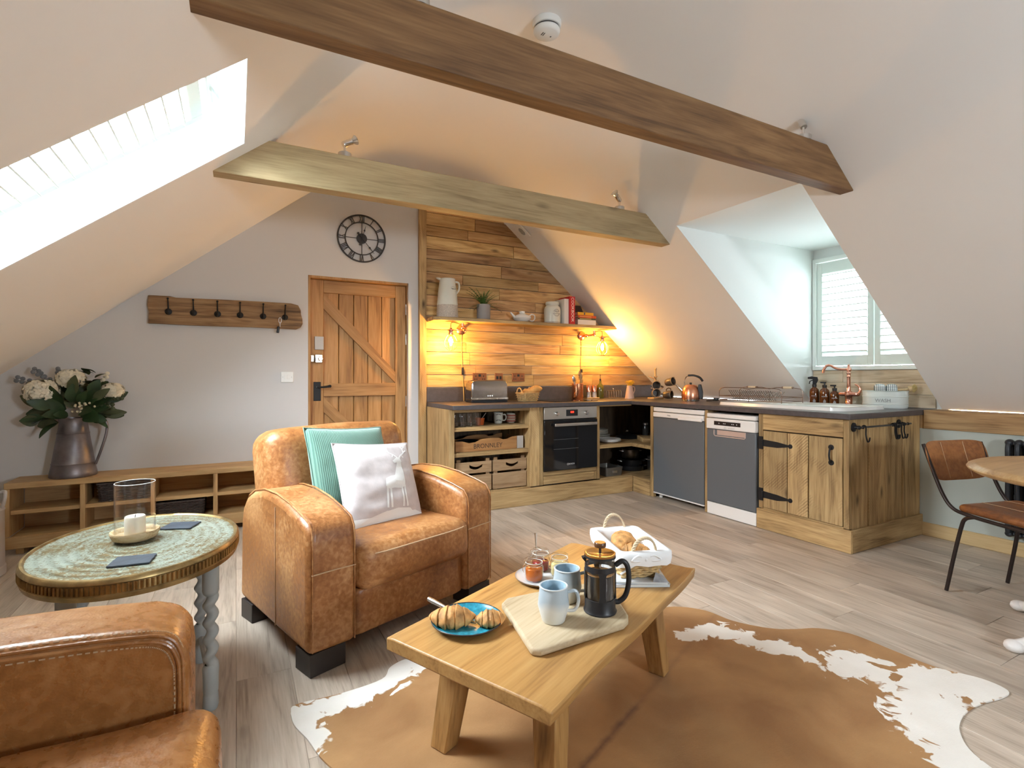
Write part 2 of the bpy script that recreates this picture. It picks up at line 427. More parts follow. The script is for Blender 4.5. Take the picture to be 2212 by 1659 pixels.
# gable wall with door opening
DX0, DX1, DZ = .542, 1.418, 2.02
g = MB()
def wallpoly(m, pts, y0, y1): m.prism(pts, y0, y1, 'y')
wallpoly(g, [(XL0, 0), (DX0, 0), (DX0, zL(DX0)), (XL0, zL(XL0))], YB, YB+.15)
wallpoly(g, [(DX0, DZ), (DX1, DZ), (DX1, ZC), (XFL, ZC), (DX0, zL(DX0))], YB, YB+.15)
wallpoly(g, [(DX1, 0), (XE+.05, 0), (XE+.05, .87), (XFR, ZC), (DX1, ZC)], YB, YB+.15)
wback = struct(g.build('wall_back', WALLPAINT, flat=True))
# front gable (behind the camera) with a small unseen window added as fill light
GX0, GX1, GZ0, GZ1 = 1.55, 2.15, 1.05, 1.65
g = MB()
wallpoly(g, [(XL0, 0), (GX0, 0), (GX0, ZC), (XFL, ZC), (XL0, zL(XL0))], YF-.15, YF)
wallpoly(g, [(GX1, 0), (XE+.05, 0), (XE+.05, .87), (XFR, ZC), (GX1, zR(GX1))], YF-.15, YF)
wallpoly(g, [(GX0, 0), (GX1, 0), (GX1, GZ0), (GX0, GZ0)], YF-.15, YF); wallpoly(g, [(GX0, GZ1), (GX1, GZ1), (GX1, ZC), (GX0, ZC)], YF-.15, YF)
struct(g.build('wall_front', WALLPAINT, flat=True))
w3 = struct(thing('fill_window', None, None, (0, YF-.08, 0)))  # added to brighten the dining side, never in view
f = MB(); f.box(GX0, GX1, -.03, .03, GZ0, GZ0+.045); f.box(GX0, GX1, -.03, .03, GZ1-.045, GZ1); f.box(GX0, GX0+.045, -.03, .03, GZ0+.045, GZ1-.045); f.box(GX1-.045, GX1, -.03, .03, GZ0+.045, GZ1-.045)
f.build('window_frame', WHITE, w3, .003)
MB().box(GX0+.045, GX1-.045, -.003, .003, GZ0+.045, GZ1-.045).build('glass_pane', GLASS, w3)
portal('gable_portal', ((GX0+GX1)/2, YF-.16, (GZ0+GZ1)/2), (R(90), 0, 0), GX1-GX0, GZ1-GZ0)
struct(MB().box(XL0-.1, XL0, YF, YB, 0, zL(XL0)+.04).build('wall_left', WALLPAINT, flat=True))
# low wall on the right with timber wall plate
struct(MB().box(XK, XE+.06, YF, YB, 0, .775).build('wall_right', SAGE, flat=True))
PLATE = wood('wall plate oak', (.20,.11,.045), (.36,.22,.10), (.47,.31,.15), 'Y', .9, .6, .8, .3, .02)
struct(box('trim_1', PLATE, None, XK-.012, XE+.03, YF, 1.923,   .775, .908, .003))
struct(box('trim_2', PLATE, None, XK-.004, XE+.03, 1.9235, 2.7, .775, .871, .001))
struct(box('baseboard_right', SKIRT_Y, None, XK-.018, XK, YF, 1.93, 0, .095, .004))
# dormer
d = MB()
d.prism([(DX+.003, ZD), (XE+.004, .912), (XW, .912), (XW, ZD)], DY1, DY1+.05, 'y')
d.prism([(DX+.003, ZD), (XE+.004, .912), (XW, .912), (XW, ZD)], DY0-.05, DY0, 'y')
d.box(DX, XW+.05, DY0-.05, DY1+.05, ZD, ZD+.05)
DORM = plain('dormer white paint', (.76,.79,.78), .85, bump=.05, bscale=60)
struct(d.build('wall_dormer', DORM, flat=True))
WY0, WY1, WZ0, WZ1 = 1.93, 2.862, 1.208, 2.205
d = MB()
d.box(XW, XW+.12, DY0-.05, DY1+.05, .6, WZ0); d.box(XW, XW+.12, DY0-.05, DY1+.05, WZ1, ZD+.05)
d.box(XW, XW+.12, DY0-.05, WY0, WZ0, WZ1); d.box(XW, XW+.12, WY1, DY1+.05, WZ0, WZ1)
struct(d.build('wall_dormer_front', DORM, flat=True))
# gap below the worktop edge of the slope beside the dormer
struct(MB().box(XE-.01, XE+.06, YF, YB, .6, .905).build('wall_eaves', PLASTER, flat=True))

# ---- window_2: dormer window with plantation shutters
w2 = struct(thing('window_2', None, None, (XW, 0, 0)))
PANE2 = thin_glass('daylight dimming pane', (.40,.405,.40))  # tint added to dim the daylight coming through the dormer
SHUT = plain('shutter paint', (.74,.80,.76), .45)
FRAMEW = plain('window frame paint', (.80,.84,.81), .45)
f = MB()
f.box(-.03, .05, WY0, WY1, WZ0, WZ0+.035); f.box(-.03, .05, WY0, WY1, WZ1-.035, WZ1)
f.box(-.03, .05, WY0, WY0+.03, WZ0+.035, WZ1-.035); f.box(-.03, .05, WY1-.03, WY1, WZ0+.035, WZ1-.035)
f.build('window_frame', FRAMEW, w2, .003)
mid = 2.357
sash = MB()
for a, b in ((WY0+.03, mid), (mid, WY1-.03)):
    sash.box(.06, .10, a, a+.04, WZ0+.04, WZ1-.04); sash.box(.06, .10, b-.04, b, WZ0+.04, WZ1-.04)
    sash.box(.06, .10, a+.04, b-.04, WZ0+.04, WZ0+.09); sash.box(.06, .10, a+.04, b-.04, WZ1-.09, WZ1-.04)
sash.build('sash', FRAMEW, w2, .003)
for a, b in ((WY0+.07, mid-.04), (mid+.04, WY1-.07)):
    MB().box(.078, .082, a, b, WZ0+.09, WZ1-.09).build('glass_pane', PANE2, w2)
for (a, b) in ((WY0+.032, mid-.004), (mid+.004, WY1-.034)):
    p = MB(); z0, z1 = WZ0+.04, WZ1-.04
    st = .045
    p.box(-.012, .016, a, a+st, z0, z1); p.box(-.012, .016, b-st, b, z0, z1)
    p.box(-.012, .016, a+st, b-st, z0, z0+.085); p.box(-.012, .016, a+st, b-st, z1-.10, z1)
    pan = p.build('shutter', SHUT, w2, .002)
    zz = z0+.085; n = 13; stp = (z1-.10-zz)/n
    for k in range(n):
        s = MB().cbox((0,0,0), (.062, b-a-2*st-.004, .009)).build('slat', SHUT, pan, .003)
        s.location = (.002, (a+b)/2, zz + stp*(k+.5)); s.rotation_euler = (0, R(22), 0)
portal('dormer_portal', (XW+.16, (WY0+WY1)/2, (WZ0+WZ1)/2), (0, R(90), 0), WZ1-WZ0, WY1-WY0)

# ---- roof windows with louvred shutters
REVEAL = plain('reveal white', (.84,.87,.87), .8)
ang = math.atan(.795)
def roof_window(wname, ya, yb):
    w1 = struct(thing(wname, None, None, (SX1, 0, zL(SX1)), rot=(0, -ang, 0)))   # local x runs up the slope, z outwards
    LEN = (SX1-SX0)/math.cos(ang)
    DEP = .226
    r = MB()                                    # plaster reveals
    t = .02
    r.box(-LEN-t, t, yb, yb+t, .002, DEP); r.box(-LEN-t, t, ya-t, ya, .002, DEP)
    r.box(0, t, ya, yb, .002, DEP); r.box(-LEN-t, -LEN, ya, yb, .002, DEP)
    r.build('reveal', REVEAL, w1, flat=True)
    f = MB(); fw = .06
    f.box(-LEN, 0, yb-fw, yb+.03, DEP-.005, DEP+.06); f.box(-LEN, 0, ya-.03, ya+fw, DEP-.005, DEP+.06)
    f.box(-fw, .03, ya+fw, yb-fw, DEP-.005, DEP+.06); f.box(-LEN-.03, -LEN+fw, ya+fw, yb-fw, DEP-.005, DEP+.06)
    f.build('window_frame', FRAMEW, w1, .004)
    MB().box(-LEN+fw, -fw, ya+fw, yb-fw, DEP+.045, DEP+.05).build('glass_pane', GLASS, w1)
    f = MB(); s0, s1 = yb-.022, ya+.022; st = .05; ZS = DEP-.045
    f.box(-LEN+.03, -.09, s0-st, s0, ZS-.014, ZS+.014); f.box(-LEN+.03, -.09, s1, s1+st, ZS-.014, ZS+.014)
    f.box(-.15, -.09, s1+st, s0-st, ZS-.014, ZS+.014); f.box(-LEN+.03, -LEN+.09, s1+st, s0-st, ZS-.014, ZS+.014)
    sh = f.build('shutter', SHUT, w1, .003)
    n = 15; a0, a1 = -LEN+.10, -.16
    for k in range(n):
        s = MB().cbox((0,0,0), (.066, s0-s1-2*st-.004, .009)).build('slat', SHUT, sh, .003)
        s.location = (a0+(a1-a0)*(k+.5)/n, (s0+s1)/2, ZS); s.rotation_euler = (0, R(78), 0)
    b = MB(); b.cyl((-.045, yb-.10, DEP-.03), (-.045, ya+.10, DEP-.03), .014, n=14)
    b.box(-.05, -.02, yb-.16, yb-.12, DEP-.03, DEP); b.box(-.05, -.02, ya+.12, ya+.16, DEP-.03, DEP)
    b.build('handle_bar', WHITE, w1)
    pc = Vector((-LEN/2, (ya+yb)/2, DEP+.09)); mt = Matrix.Translation((SX1, 0, zL(SX1))) @ Matrix.Rotation(-ang, 4, 'Y')
    portal('roof_portal', mt @ pc, (0, -ang, 0), LEN, yb-ya)
roof_window('window_1', SY0, SY1)

# ---- beams
def beam(name, y0, y1, z0, z1, mat, label):
    m = MB()
    xs = lambda z: ((z-1.163)/.795 - 1.409 - .03, xR(z) + .03)
    n = 14; vs = []
    a0, b0 = xs(z0); a1, b1 = xs(z1)
    m.prism([(a0, z0), (b0, z0), (b1, z1), (a1, z1)], y0, y1, 'y')
    o = m.build(name, mat, None, .006, 2); return tag(o, label, 'beam')
beam('ceiling_beam', 1.66, 1.74, 2.192, 2.40, BEAM_SHADED, 'oak tie beam coloured shaded brown with two brushed spotlights, smoke alarm above')
beam('ceiling_beam', 3.04, 3.14, 2.20, 2.41, BEAM_DAYLIT, 'oak tie beam coloured pale as daylit above wall clock and plank wall')

# ---- reclaimed plank wall, each board a piece of the back wall
ZROW = [3.0, 2.92, 2.81, 2.706, 2.586, 2.486, 2.364, 2.267, 2.145, 2.045, 1.924, 1.822, 1.728, 1.602, 1.485, 1.387, 1.264, 1.169, 1.049]
XP0 = 1.58
rnd = random.Random(11)
for i in range(len(ZROW)-1):
    z1, z0 = ZROW[i]-.0022, ZROW[i+1]+.0022
    x = XP0; first = True
    while x < min(xR(z0), 4.6):
        ln = rnd.uniform(.55, 1.25) if not first else rnd.uniform(.35, 1.2)
        first = False
        xe = x + ln
        if xR(z0) - xe < .3: xe = 9
        a = (x+.0015, z0); bb = (min(xe-.0015, xR(z0)), z0); cc = (min(xe-.001, xR(z1)), z1); dd = (x+.001, z1)
        if cc[0] - dd[0] < .01: poly = [a, bb, (dd[0]+.002, z1)]
        else: poly = [a, bb, cc, dd]
        dpt = rnd.uniform(0, .007)
        MB().prism(poly, YB-.019-dpt, YB, 'y').build('plank', PALLET, wback, .0018, 1)
        x = xe
# upright post at the edge of the planks
box('post', SCAFF_Z, wback, 1.512, 1.58, YB-.045, YB, 0, 2.995, .003)

# ---- door_1
struct(MB().box(DX0-.1, DX1+.1, YB+.152, YB+.2, -.02, DZ+.1).build('door_backing', WALLPAINT, flat=True))  # unseen panel added to block daylight leaking in round the door
d1 = struct(thing('door_1', None, None, (0, YB+.055, 0)))
fr = MB(); fr.box(DX0, .561, -.055, .07, 0, DZ); fr.box(1.411, DX1, -.02, .07, 0, DZ); fr.box(.561, 1.411, -.055, .07, 1.999, DZ)
fr.build('door_frame', DOOR_Z, d1, .002)
LX0, LX1, LZ1 = .564, 1.408, 1.996
for k, (a, b) in enumerate(((.672, .807), (.807, .937), (.937, 1.063), (1.063, 1.19), (1.19, 1.315))):
    box('board', DOOR_Z, d1, a+.002, b-.002, .028, .05, .012, LZ1-.02, .005, 1)
box('stile', DOOR_Z, d1, LX0, .674, 0, .045, .012, LZ1, .003)
box('stile', DOOR_Z, d1, 1.312, LX1, 0, .045, .012, LZ1, .003)
box('rail', DOOR_X, d1, .675, 1.311, 0, .027, 1.886, LZ1, .003)
box('rail', DOOR_X, d1, .675, 1.311, 0, .027, .978, 1.092, .003)
box('rail', DOOR_X, d1, .675, 1.311, 0, .027, .012, .20, .003)
def brace(z_l0, z_l1, z_r0, z_r1):
    P = [(.675, z_l0), (1.311, z_r0), (1.311, z_r1), (.675, z_l1)]
    cx, cz = .99, (z_l0+z_r1)/2; an = math.atan2(z_r0-z_l0, .636)
    m = MB(); ca, sa = math.cos(-an), math.sin(-an)
    m.prism([((x-cx)*ca-(z-cz)*sa, (x-cx)*sa+(z-cz)*ca) for x, z in P], .002, .026, 'y')
    o = m.build('brace', DOOR_X, d1, .002); o.location = (cx, 0, cz); o.rotation_euler = (0, -an, 0)
brace(1.745, 1.884, 1.094, 1.195); brace(.84, .976, .205, .32)
hp = MB().box(.592, .652, -.006, 0, .94, 1.105).build('handle_plate', BLACK, d1, .004)
hl = MB(); hl.cyl((.622, -.006, 1.06), (.622, -.045, 1.06), .009); hl.tube(spline([(.622,-.045,1.06),(.66,-.05,1.06),(.70,-.048,1.064),(.725,-.045,1.07)], 5), [.008]*6+[.009]*5+[.011]*5, 10)
hl.ball((.722, -.045, 1.068), .013); hl.build('lever', BLACK, hp)
MB().box(.60, .674, -.022, 0, 1.385, 1.50).build('alarm_box', plain('grey box', (.50,.49,.47), .5), d1, .004)
nl = MB(); nl.box(.60, .665, -.03, 0, 1.27, 1.345); nl.cyl((.645, -.03, 1.307), (.645, -.045, 1.307), .022, n=20)
nl.box(.563, .595, -.035, 0, 1.275, 1.34); nl.build('night_latch', CHROME, d1, .008, 3)
for z in (1.78, 1.50, .92, .30):
    MB().cyl((LX1+.003, -.004, z-.05), (LX1+.003, -.004, z+.05), .006).build('hinge', STEEL, d1)
# ================================================================== KITCHEN
KF = 4.07                    # face of the back run
RF = 3.53                    # face of the right run
UZ = .872                    # underside of worktop
WALLGREY = plain('appliance grey foil', (.115,.125,.135), .45)
APPL = plain('appliance white', (.80,.78,.75), .35)
OVENGLASS = plain('black oven glass', (.008,.008,.009), .06, 0, .6)

# worktop (one continuous L, with the dormer tongue)
wt = MB()
poly = [(1.567, 4.02), (3.497, 4.02), (3.497, 1.925), (4.44, 1.925), (4.44, DY0+.02), (XW-.002, DY0+.02), (XW-.002, DY1-.002), (XE-.012, DY1-.002), (XE-.012, YB-.002), (1.60, YB-.002), (1.567, YB-.05)]
poly = [(1.584, 4.02), (3.497, 4.02), (3.497, 1.925), (4.60, 1.925), (XW-.002, 1.925), (XW-.002, DY1-.002), (XE-.012, DY1-.002), (XE-.012, YB-.022), (1.584, YB-.022)]
wt.prism(poly, UZ, .91, 'z')
tag(wt.build('worktop', WORKTOP, None, .003), 'dark grey L shaped kitchen worktop along plank wall and dormer', 'worktop')
tag(box('upstand', WORKTOP, None, 1.584, 4.40, YB-.040, YB-.022, .911, 1.045, .002), 'low dark grey splashback upstand below the plank wall', 'splashback')

# plinth boards
tag(box('plinth_board', SCAFF_X, None, 1.584, 3.515, 4.022, 4.045, .001, .152, .003), 'long reclaimed plinth board below oven and open shelves', 'plinth')
tag(box('plinth_board', SCAFF_Y, None, 3.517, 3.54, 3.785, 4.022, .001, .152, .003), 'short reclaimed plinth board below corner shelves beside fridge', 'plinth')

# A: open cabinet with shelves
A = thing('open_cabinet', 'rough wooden open cabinet with two shelves holding glasses and crates', 'cabinet', (1.584, KF, 0))
box('side_panel', SCAFF_Z, A, 0, .022, .022, YB-KF-.045, .001, UZ-.001)
box('stile', SCAFF_Z, A, -.012, .034, -.004, .02, .153, UZ-.001)
box('stile', SCAFF_Z, A, .762, .868, -.004, .02, .153, UZ-.001)
box('side_panel', SCAFF_Z, A, .763, .785, .022, YB-KF-.045, .10, UZ-.001)
for z in (.50, .718):
    box('shelf', SCAFF_X, A, .023, .762, .012, .50, z-.034, z, .003)
box('base_shelf', SCAFF_X, A, .023, .762, .0, YB-KF-.046, .125, .150, .003)
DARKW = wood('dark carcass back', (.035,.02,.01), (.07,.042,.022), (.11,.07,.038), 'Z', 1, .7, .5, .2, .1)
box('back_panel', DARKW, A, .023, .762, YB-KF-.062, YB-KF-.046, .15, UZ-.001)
box('top_rail', SCAFF_X, A, .034, .762, 0, .018, .846, UZ-.001)

# B: oven housing and oven
B = thing('oven_housing', 'wooden surround of the built in oven with false drawer below', 'cabinet', (2.455, KF, 0))
box('stile', SCAFF_Z, B, .001, .035, -.004, .05, .153, UZ-.001)
box('stile', SCAFF_Z, B, .642, .681, -.004, .05, .153, UZ-.001)
box('rail', SCAFF_X, B, .036, .641, 0, .02, .236, .272)
box('drawer_front', SCAFF_X, B, .038, .612, -.002, .018, .156, .232)
box('stile', SCAFF_Z, B, .614, .640, -.003, .02, .156, .232)
OV = thing('oven', 'built in black glass oven with steel control panel and red clock', 'oven', (2.493, KF-.012, .275))
W_ = .602
box('body', BLACKP, OV, .01, W_-.01, .02, .50, .0, .59, .002)
box('control_panel', STEEL, OV, 0, W_, 0, .02, .478, .592, .003)
dr = box('door', OVENGLASS, OV, .0, W_, -.008, .019, .004, .470, .004)
hb = MB(); hb.box(.09, W_-.03, -.052, -.038, .416, .442); hb.build('handle', STEEL, dr, .004)
for hx in (.11, W_-.07): box('handle_mount', STEEL, dr, hx, hx+.02, -.038, -.008, .42, .438)
dsp = box('display', BLACKP, OV, .245, .375, -.003, .001, .505, .565, .001)
MB().box(.292, .330, -.0036, -.003, .534, .550).build('clock_glow', emitter('red clock glow', (1, .02, .01), 4), dsp, .003)
for x in (.14, .475):
    kb = MB(); kb.lathe([(0,.001),(.020,.001),(.022,.004),(.018,.018),(.016,.022),(0,.022)], 24, mat=Matrix.Translation((x, -.001, .53)) @ Matrix.Rotation(R(90), 4, 'X'))
    kb.build('knob', CHROME, OV)
sh_ = MB()
for z in (.20, .29): sh_.box(.1, .38, -.0088, -.0082, z, z+.003)
sh_.build('rack_glint', plain('rack glint', (.10,.10,.10), .4), dr)
GREYTXT = plain('grey print', (.55,.55,.55), .5); DARKTXT = plain('dark print', (.05,.05,.05), .6)
text('maker_name', 'BOSCH', .020, plain('light print', (.6,.6,.6), .5), dr, (.30, -.0085, .055), (R(90), 0, 0))
ringm = MB(); ringm.tube([(.258+.008*math.cos(a), -.0087, .055+.008*math.sin(a)) for a in [i*math.pi/8 for i in range(16)]], .0014, 6, True); ringm.build('maker_badge', GREYTXT, dr)

# C: corner open unit
C_ = thing('corner_shelf_unit', 'open wooden corner cupboard with plates above and pans below', 'cabinet', (3.14, KF, 0))
cw = RF - 3.14
poly = [(.0, .0), (cw+.012, .0), (cw+.012, -.284), (cw+.9, -.284), (cw+.9, .60), (.0, .60)]
MB().prism(poly, .445, .480, 'z').build('shelf', SCAFF_X, C_, .003)
MB().prism(poly, .125, .152, 'z').build('base_shelf', SCAFF_X, C_, .003)
box('side_panel', SCAFF_Z, C_, -.022, -.002, .052, .60, .153, UZ-.001)
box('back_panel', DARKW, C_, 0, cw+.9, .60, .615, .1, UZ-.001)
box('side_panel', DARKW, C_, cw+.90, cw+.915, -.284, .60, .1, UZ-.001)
box('stile', SCAFF_Z, C_, cw-.006, cw+.03, -.328, -.288, .001, UZ-.001)
box('top_rail', SCAFF_X, C_, 0, cw+.01, .0, .02, .858, UZ-.001)

# D: fridge
F_ = thing('fridge', 'white topped undercounter fridge faced in grey foil', 'fridge', (RF, 3.128, 0))
FW_ = .605
box('body', APPL, F_, .03, .57, .005, FW_-.005, .04, .852, .004)
box('door', WALLGREY, F_, -.012, .029, .0, FW_, .056, .766, .004)
box('door_trim', APPL, F_, -.016, .029, 0, FW_, .045, .0555, .002)
hd = MB(); hd.box(-.018, .029, 0, FW_, .77, .815); hd.build('handle_strip', APPL, F_, .006)
MB().box(-.034, -.016, .012, .28, .762, .792).build('grip', APPL, F_, .006)
box('top_strip', APPL, F_, -.012, .029, 0, FW_, .822, .862, .004)
text('maker_name', 'Miele', .018, DARKTXT, F_, (-.0185, .40, .793), (R(90), 0, R(-90)))
for y in (.03, FW_-.03): MB().cyl((.06, y, .0005), (.06, y, .045), .018).build('foot', APPL, F_)
# upright between fridge and dishwasher
tag(box('divider_post', SCAFF_Z, None, RF-.004, RF+.5, 3.096, 3.126, .001, UZ-.001), 'slim wooden upright between fridge and dishwasher', 'post')

# E: dishwasher
D_ = thing('dishwasher', 'slimline dishwasher with white control panel and grey foil door', 'dishwasher', (RF, 2.622, 0))
DW = .468
box('body', plain('dishwasher side', (.06,.062,.066), .5), D_, .02, .57, .004, DW-.004, .10, .81, .004)
box('door', WALLGREY, D_, -.022, .019, .0, DW, .106, .715, .008, 3)
box('kick_plate', APPL, D_, -.018, .03, 0, DW, .004, .103, .004)
cp = MB().box(-.03, .019, 0, DW, .718, .806).build('control_panel', APPL, D_, .008, 3)
MB().box(-.032, -.029, .13, .385, .752, .785).build('display_strip', plain('dark display', (.03,.022,.02), .2), cp, .004)
lb = MB()
for y in (.16,.19,.205,.27,.285,.33): lb.box(-.0325, -.0318, y, y+.008, .765, .772)
lb.build('button_marks', GREYTXT, cp)['kind'] = 'stuff'
text('maker_name', 'INDESIT', .018, GREYTXT, cp, (-.031, .215, .733), (R(90), 0, R(-90)))
bd = MB(); bd.tube([(-.0308, .275+.009*math.cos(a), .733+.009*math.sin(a)) for a in [i*math.pi/8 for i in range(16)]], .0013, 6, True); bd.build('maker_badge', GREYTXT, cp)
box('lid', APPL, D_, -.026, .57, .0, DW, .811, .847, .010, 3)
gh = MB(); gh.tube([(-.024, .09, .712), (-.024, .09, .672), (-.024, .10, .662), (-.024, .38, .662), (-.024, .39, .672), (-.024, .39, .712)], .004, 8)
gh.build('grip_frame', plain('pale trim', (.55,.42,.36), .35), D_)
box('grip_recess', plain('pale recess', (.50,.36,.30), .4), D_, -.0235, -.0215, .095, .36, .672, .712, .0005, 1)

# F: sink cabinet
S_ = thing('sink_cabinet', 'reclaimed wooden sink cabinet with iron strap hinges and boarded end', 'cabinet', (RF, 1.95, 0))
SL = 2.613 - 1.95
box('stile', SCAFF_Z, S_, 0, .03, SL-.036, SL, .153, UZ-.001)
box('stile', SCAFF_Z, S_, -.002, .03, 0, .036, .153, UZ-.001)
box('rail', SCAFF_Y, S_, -.001, .028, .037, SL-.037, .750, UZ-.001)
box('carcass', plain('dark gap', (.02,.014,.01), .8), S_, .024, .60, .024, SL-.022, .16, .80)
box('rail', SCAFF_Y, S_, .001, .026, .037, SL-.037, .140, .160)
dd = thing('door', None, None); dd.parent = S_
dy = [.038, .27, .427, SL-.039]
DB = wood('sawn door board', (.18,.10,.042), (.41,.275,.125), (.56,.40,.20), 'Z', 1.0, .62, .9, .5, .15, saw=.6)
for k in range(3): box('door_board', DB, dd, -.006-.002*(k % 2), .02, dy[k]+.003, dy[k+1]-.003, .163, .742, .004)
for z in (.648, .258):
    h = MB()
    h.box(-.010, -.0045, SL-.040, SL-.002, z-.045, z+.05)
    h.prism([(SL-.042, z+.028), (SL-.042, z-.022), (SL-.16, z-.022), (SL-.255, z-.006), (SL-.255, z+.006), (SL-.16, z+.020)], -.0105, -.006, 'x')
    h.lathe([(0,0),(.016,0),(.016,.006),(0,.008)], 20, mat=Matrix.Translation((-.006, SL-.262, z)) @ Matrix.Rotation(R(-90), 4, 'Y'))
    h.cyl((-.013, SL-.041, z-.02), (-.013, SL-.041, z+.025), .005)
    h.build('strap_hinge', BLACK, dd)
h = MB()
hy = .112
for z in (.575, .678):
    h.lathe([(0,0),(.018,0),(.018,.004),(0,.005)], 20, mat=Matrix.Translation((-.0062, hy, z)) @ Matrix.Rotation(R(-90), 4, 'Y'))
h.tube(spline([(-.010, hy, .575), (-.024, hy, .592), (-.031, hy, .627), (-.024, hy, .662), (-.010, hy, .678)], 6), [.006]*25, 10)
h.build('pull_handle', BLACK, dd)
ex = [0, .222, .44, .652, XK-RF-.005]
for k in range(4):
    box('end_board', SCAFF_Z, S_, ex[k]+.0035+(.031 if k == 0 else 0), ex[k+1]-.0035, -.0 - .004*(k % 2), .022, .1, UZ-.001, .005)
box('side_panel', SCAFF_Z, S_, .031, .6, SL-.02, SL, .001, UZ-.001)
box('plinth', SCAFF_Y, S_, -.020, .003, -.022, SL+.006, .001, .150, .004)
box('plinth', SCAFF_X, S_, .004, XK-RF-.005, -.022, -.002, .001, .150, .004)

# rail of hooks on the cabinet end
RL = thing('hook_rail', 'black iron utensil rail with hanging hooks on sink cabinet end', 'rail', (3.53, 1.948, .82))
for x in (.045, .60):
    m = MB(); m.lathe([(0,0),(.030,0),(.030,.005),(.012,.010),(.010,.03)], 20, mat=Matrix.Translation((x, 0, 0)) @ Matrix.Rotation(R(90), 4, 'X'))
    m.ball((x, -.035, 0), .013); m.ball((x+.04 if x < .3 else x+.05, -.035, 0), .010)
    m.build('bracket', BLACK, RL)
MB().cyl((.03, -.035, 0), (.69, -.035, 0), .006).build('bar', plain('dark rail', (.09,.09,.09), .3, .8), RL)
for x in (.10, .455, .475, .54, .575):
    k = MB(); k.tube(spline([(x,-.035,.012),(x,-.047,.004),(x,-.047,-.045),(x+.004,-.05,-.075),(x+.015,-.05,-.095),(x+.035,-.05,-.090),(x+.042,-.05,-.068)], 5), .0045, 8)
    k.tube(spline([(x,-.035,.012),(x,-.025,.004),(x,-.035,-.01)], 4), .0045, 8)
    k.build('hook', BLACK, RL)

# boards behind the sink, under the dormer window
SPL = wood('washed board', (.40,.29,.18), (.58,.46,.32), (.70,.59,.45), 'Y', .9, .6, .7, .25, .10)
wd = [o for o in bpy.data.objects if o.name == 'wall_dormer_front'][0]
for z0, z1, cuts in ((.913, 1.01, (1.93, 2.41, 2.862)), (1.012, 1.10, (1.93, 2.862)), (1.102, 1.205, (1.93, 2.6, 2.862))):
    for a, b in zip(cuts, cuts[1:]): box('plank', SPL, wd, XW-.018, XW, a+.001, b-.001, z0, z1, .002)

# wooden shelf on the plank wall
SZ0, SZ1 = 1.667, 1.70
m = MB(); m.prism([(1.584, 4.50), (1.66, 4.47), (3.62, 4.47), (xR(SZ0)-.01, YB-.25), (xR(SZ1)+.02, YB-.02), (1.584, YB-.026)], SZ0, SZ1, 'z')
tag(m.build('wall_shelf', SCAFF_X, None, .005), 'long wooden shelf on plank wall above the caged lamps', 'shelf')

# hob
m = MB().box(2.655, 3.155, 4.12, 4.62, .9105, .916).build('hob', OVENGLASS, None, .002)
tag(m, 'flat black glass hob set in worktop above the oven', 'hob')

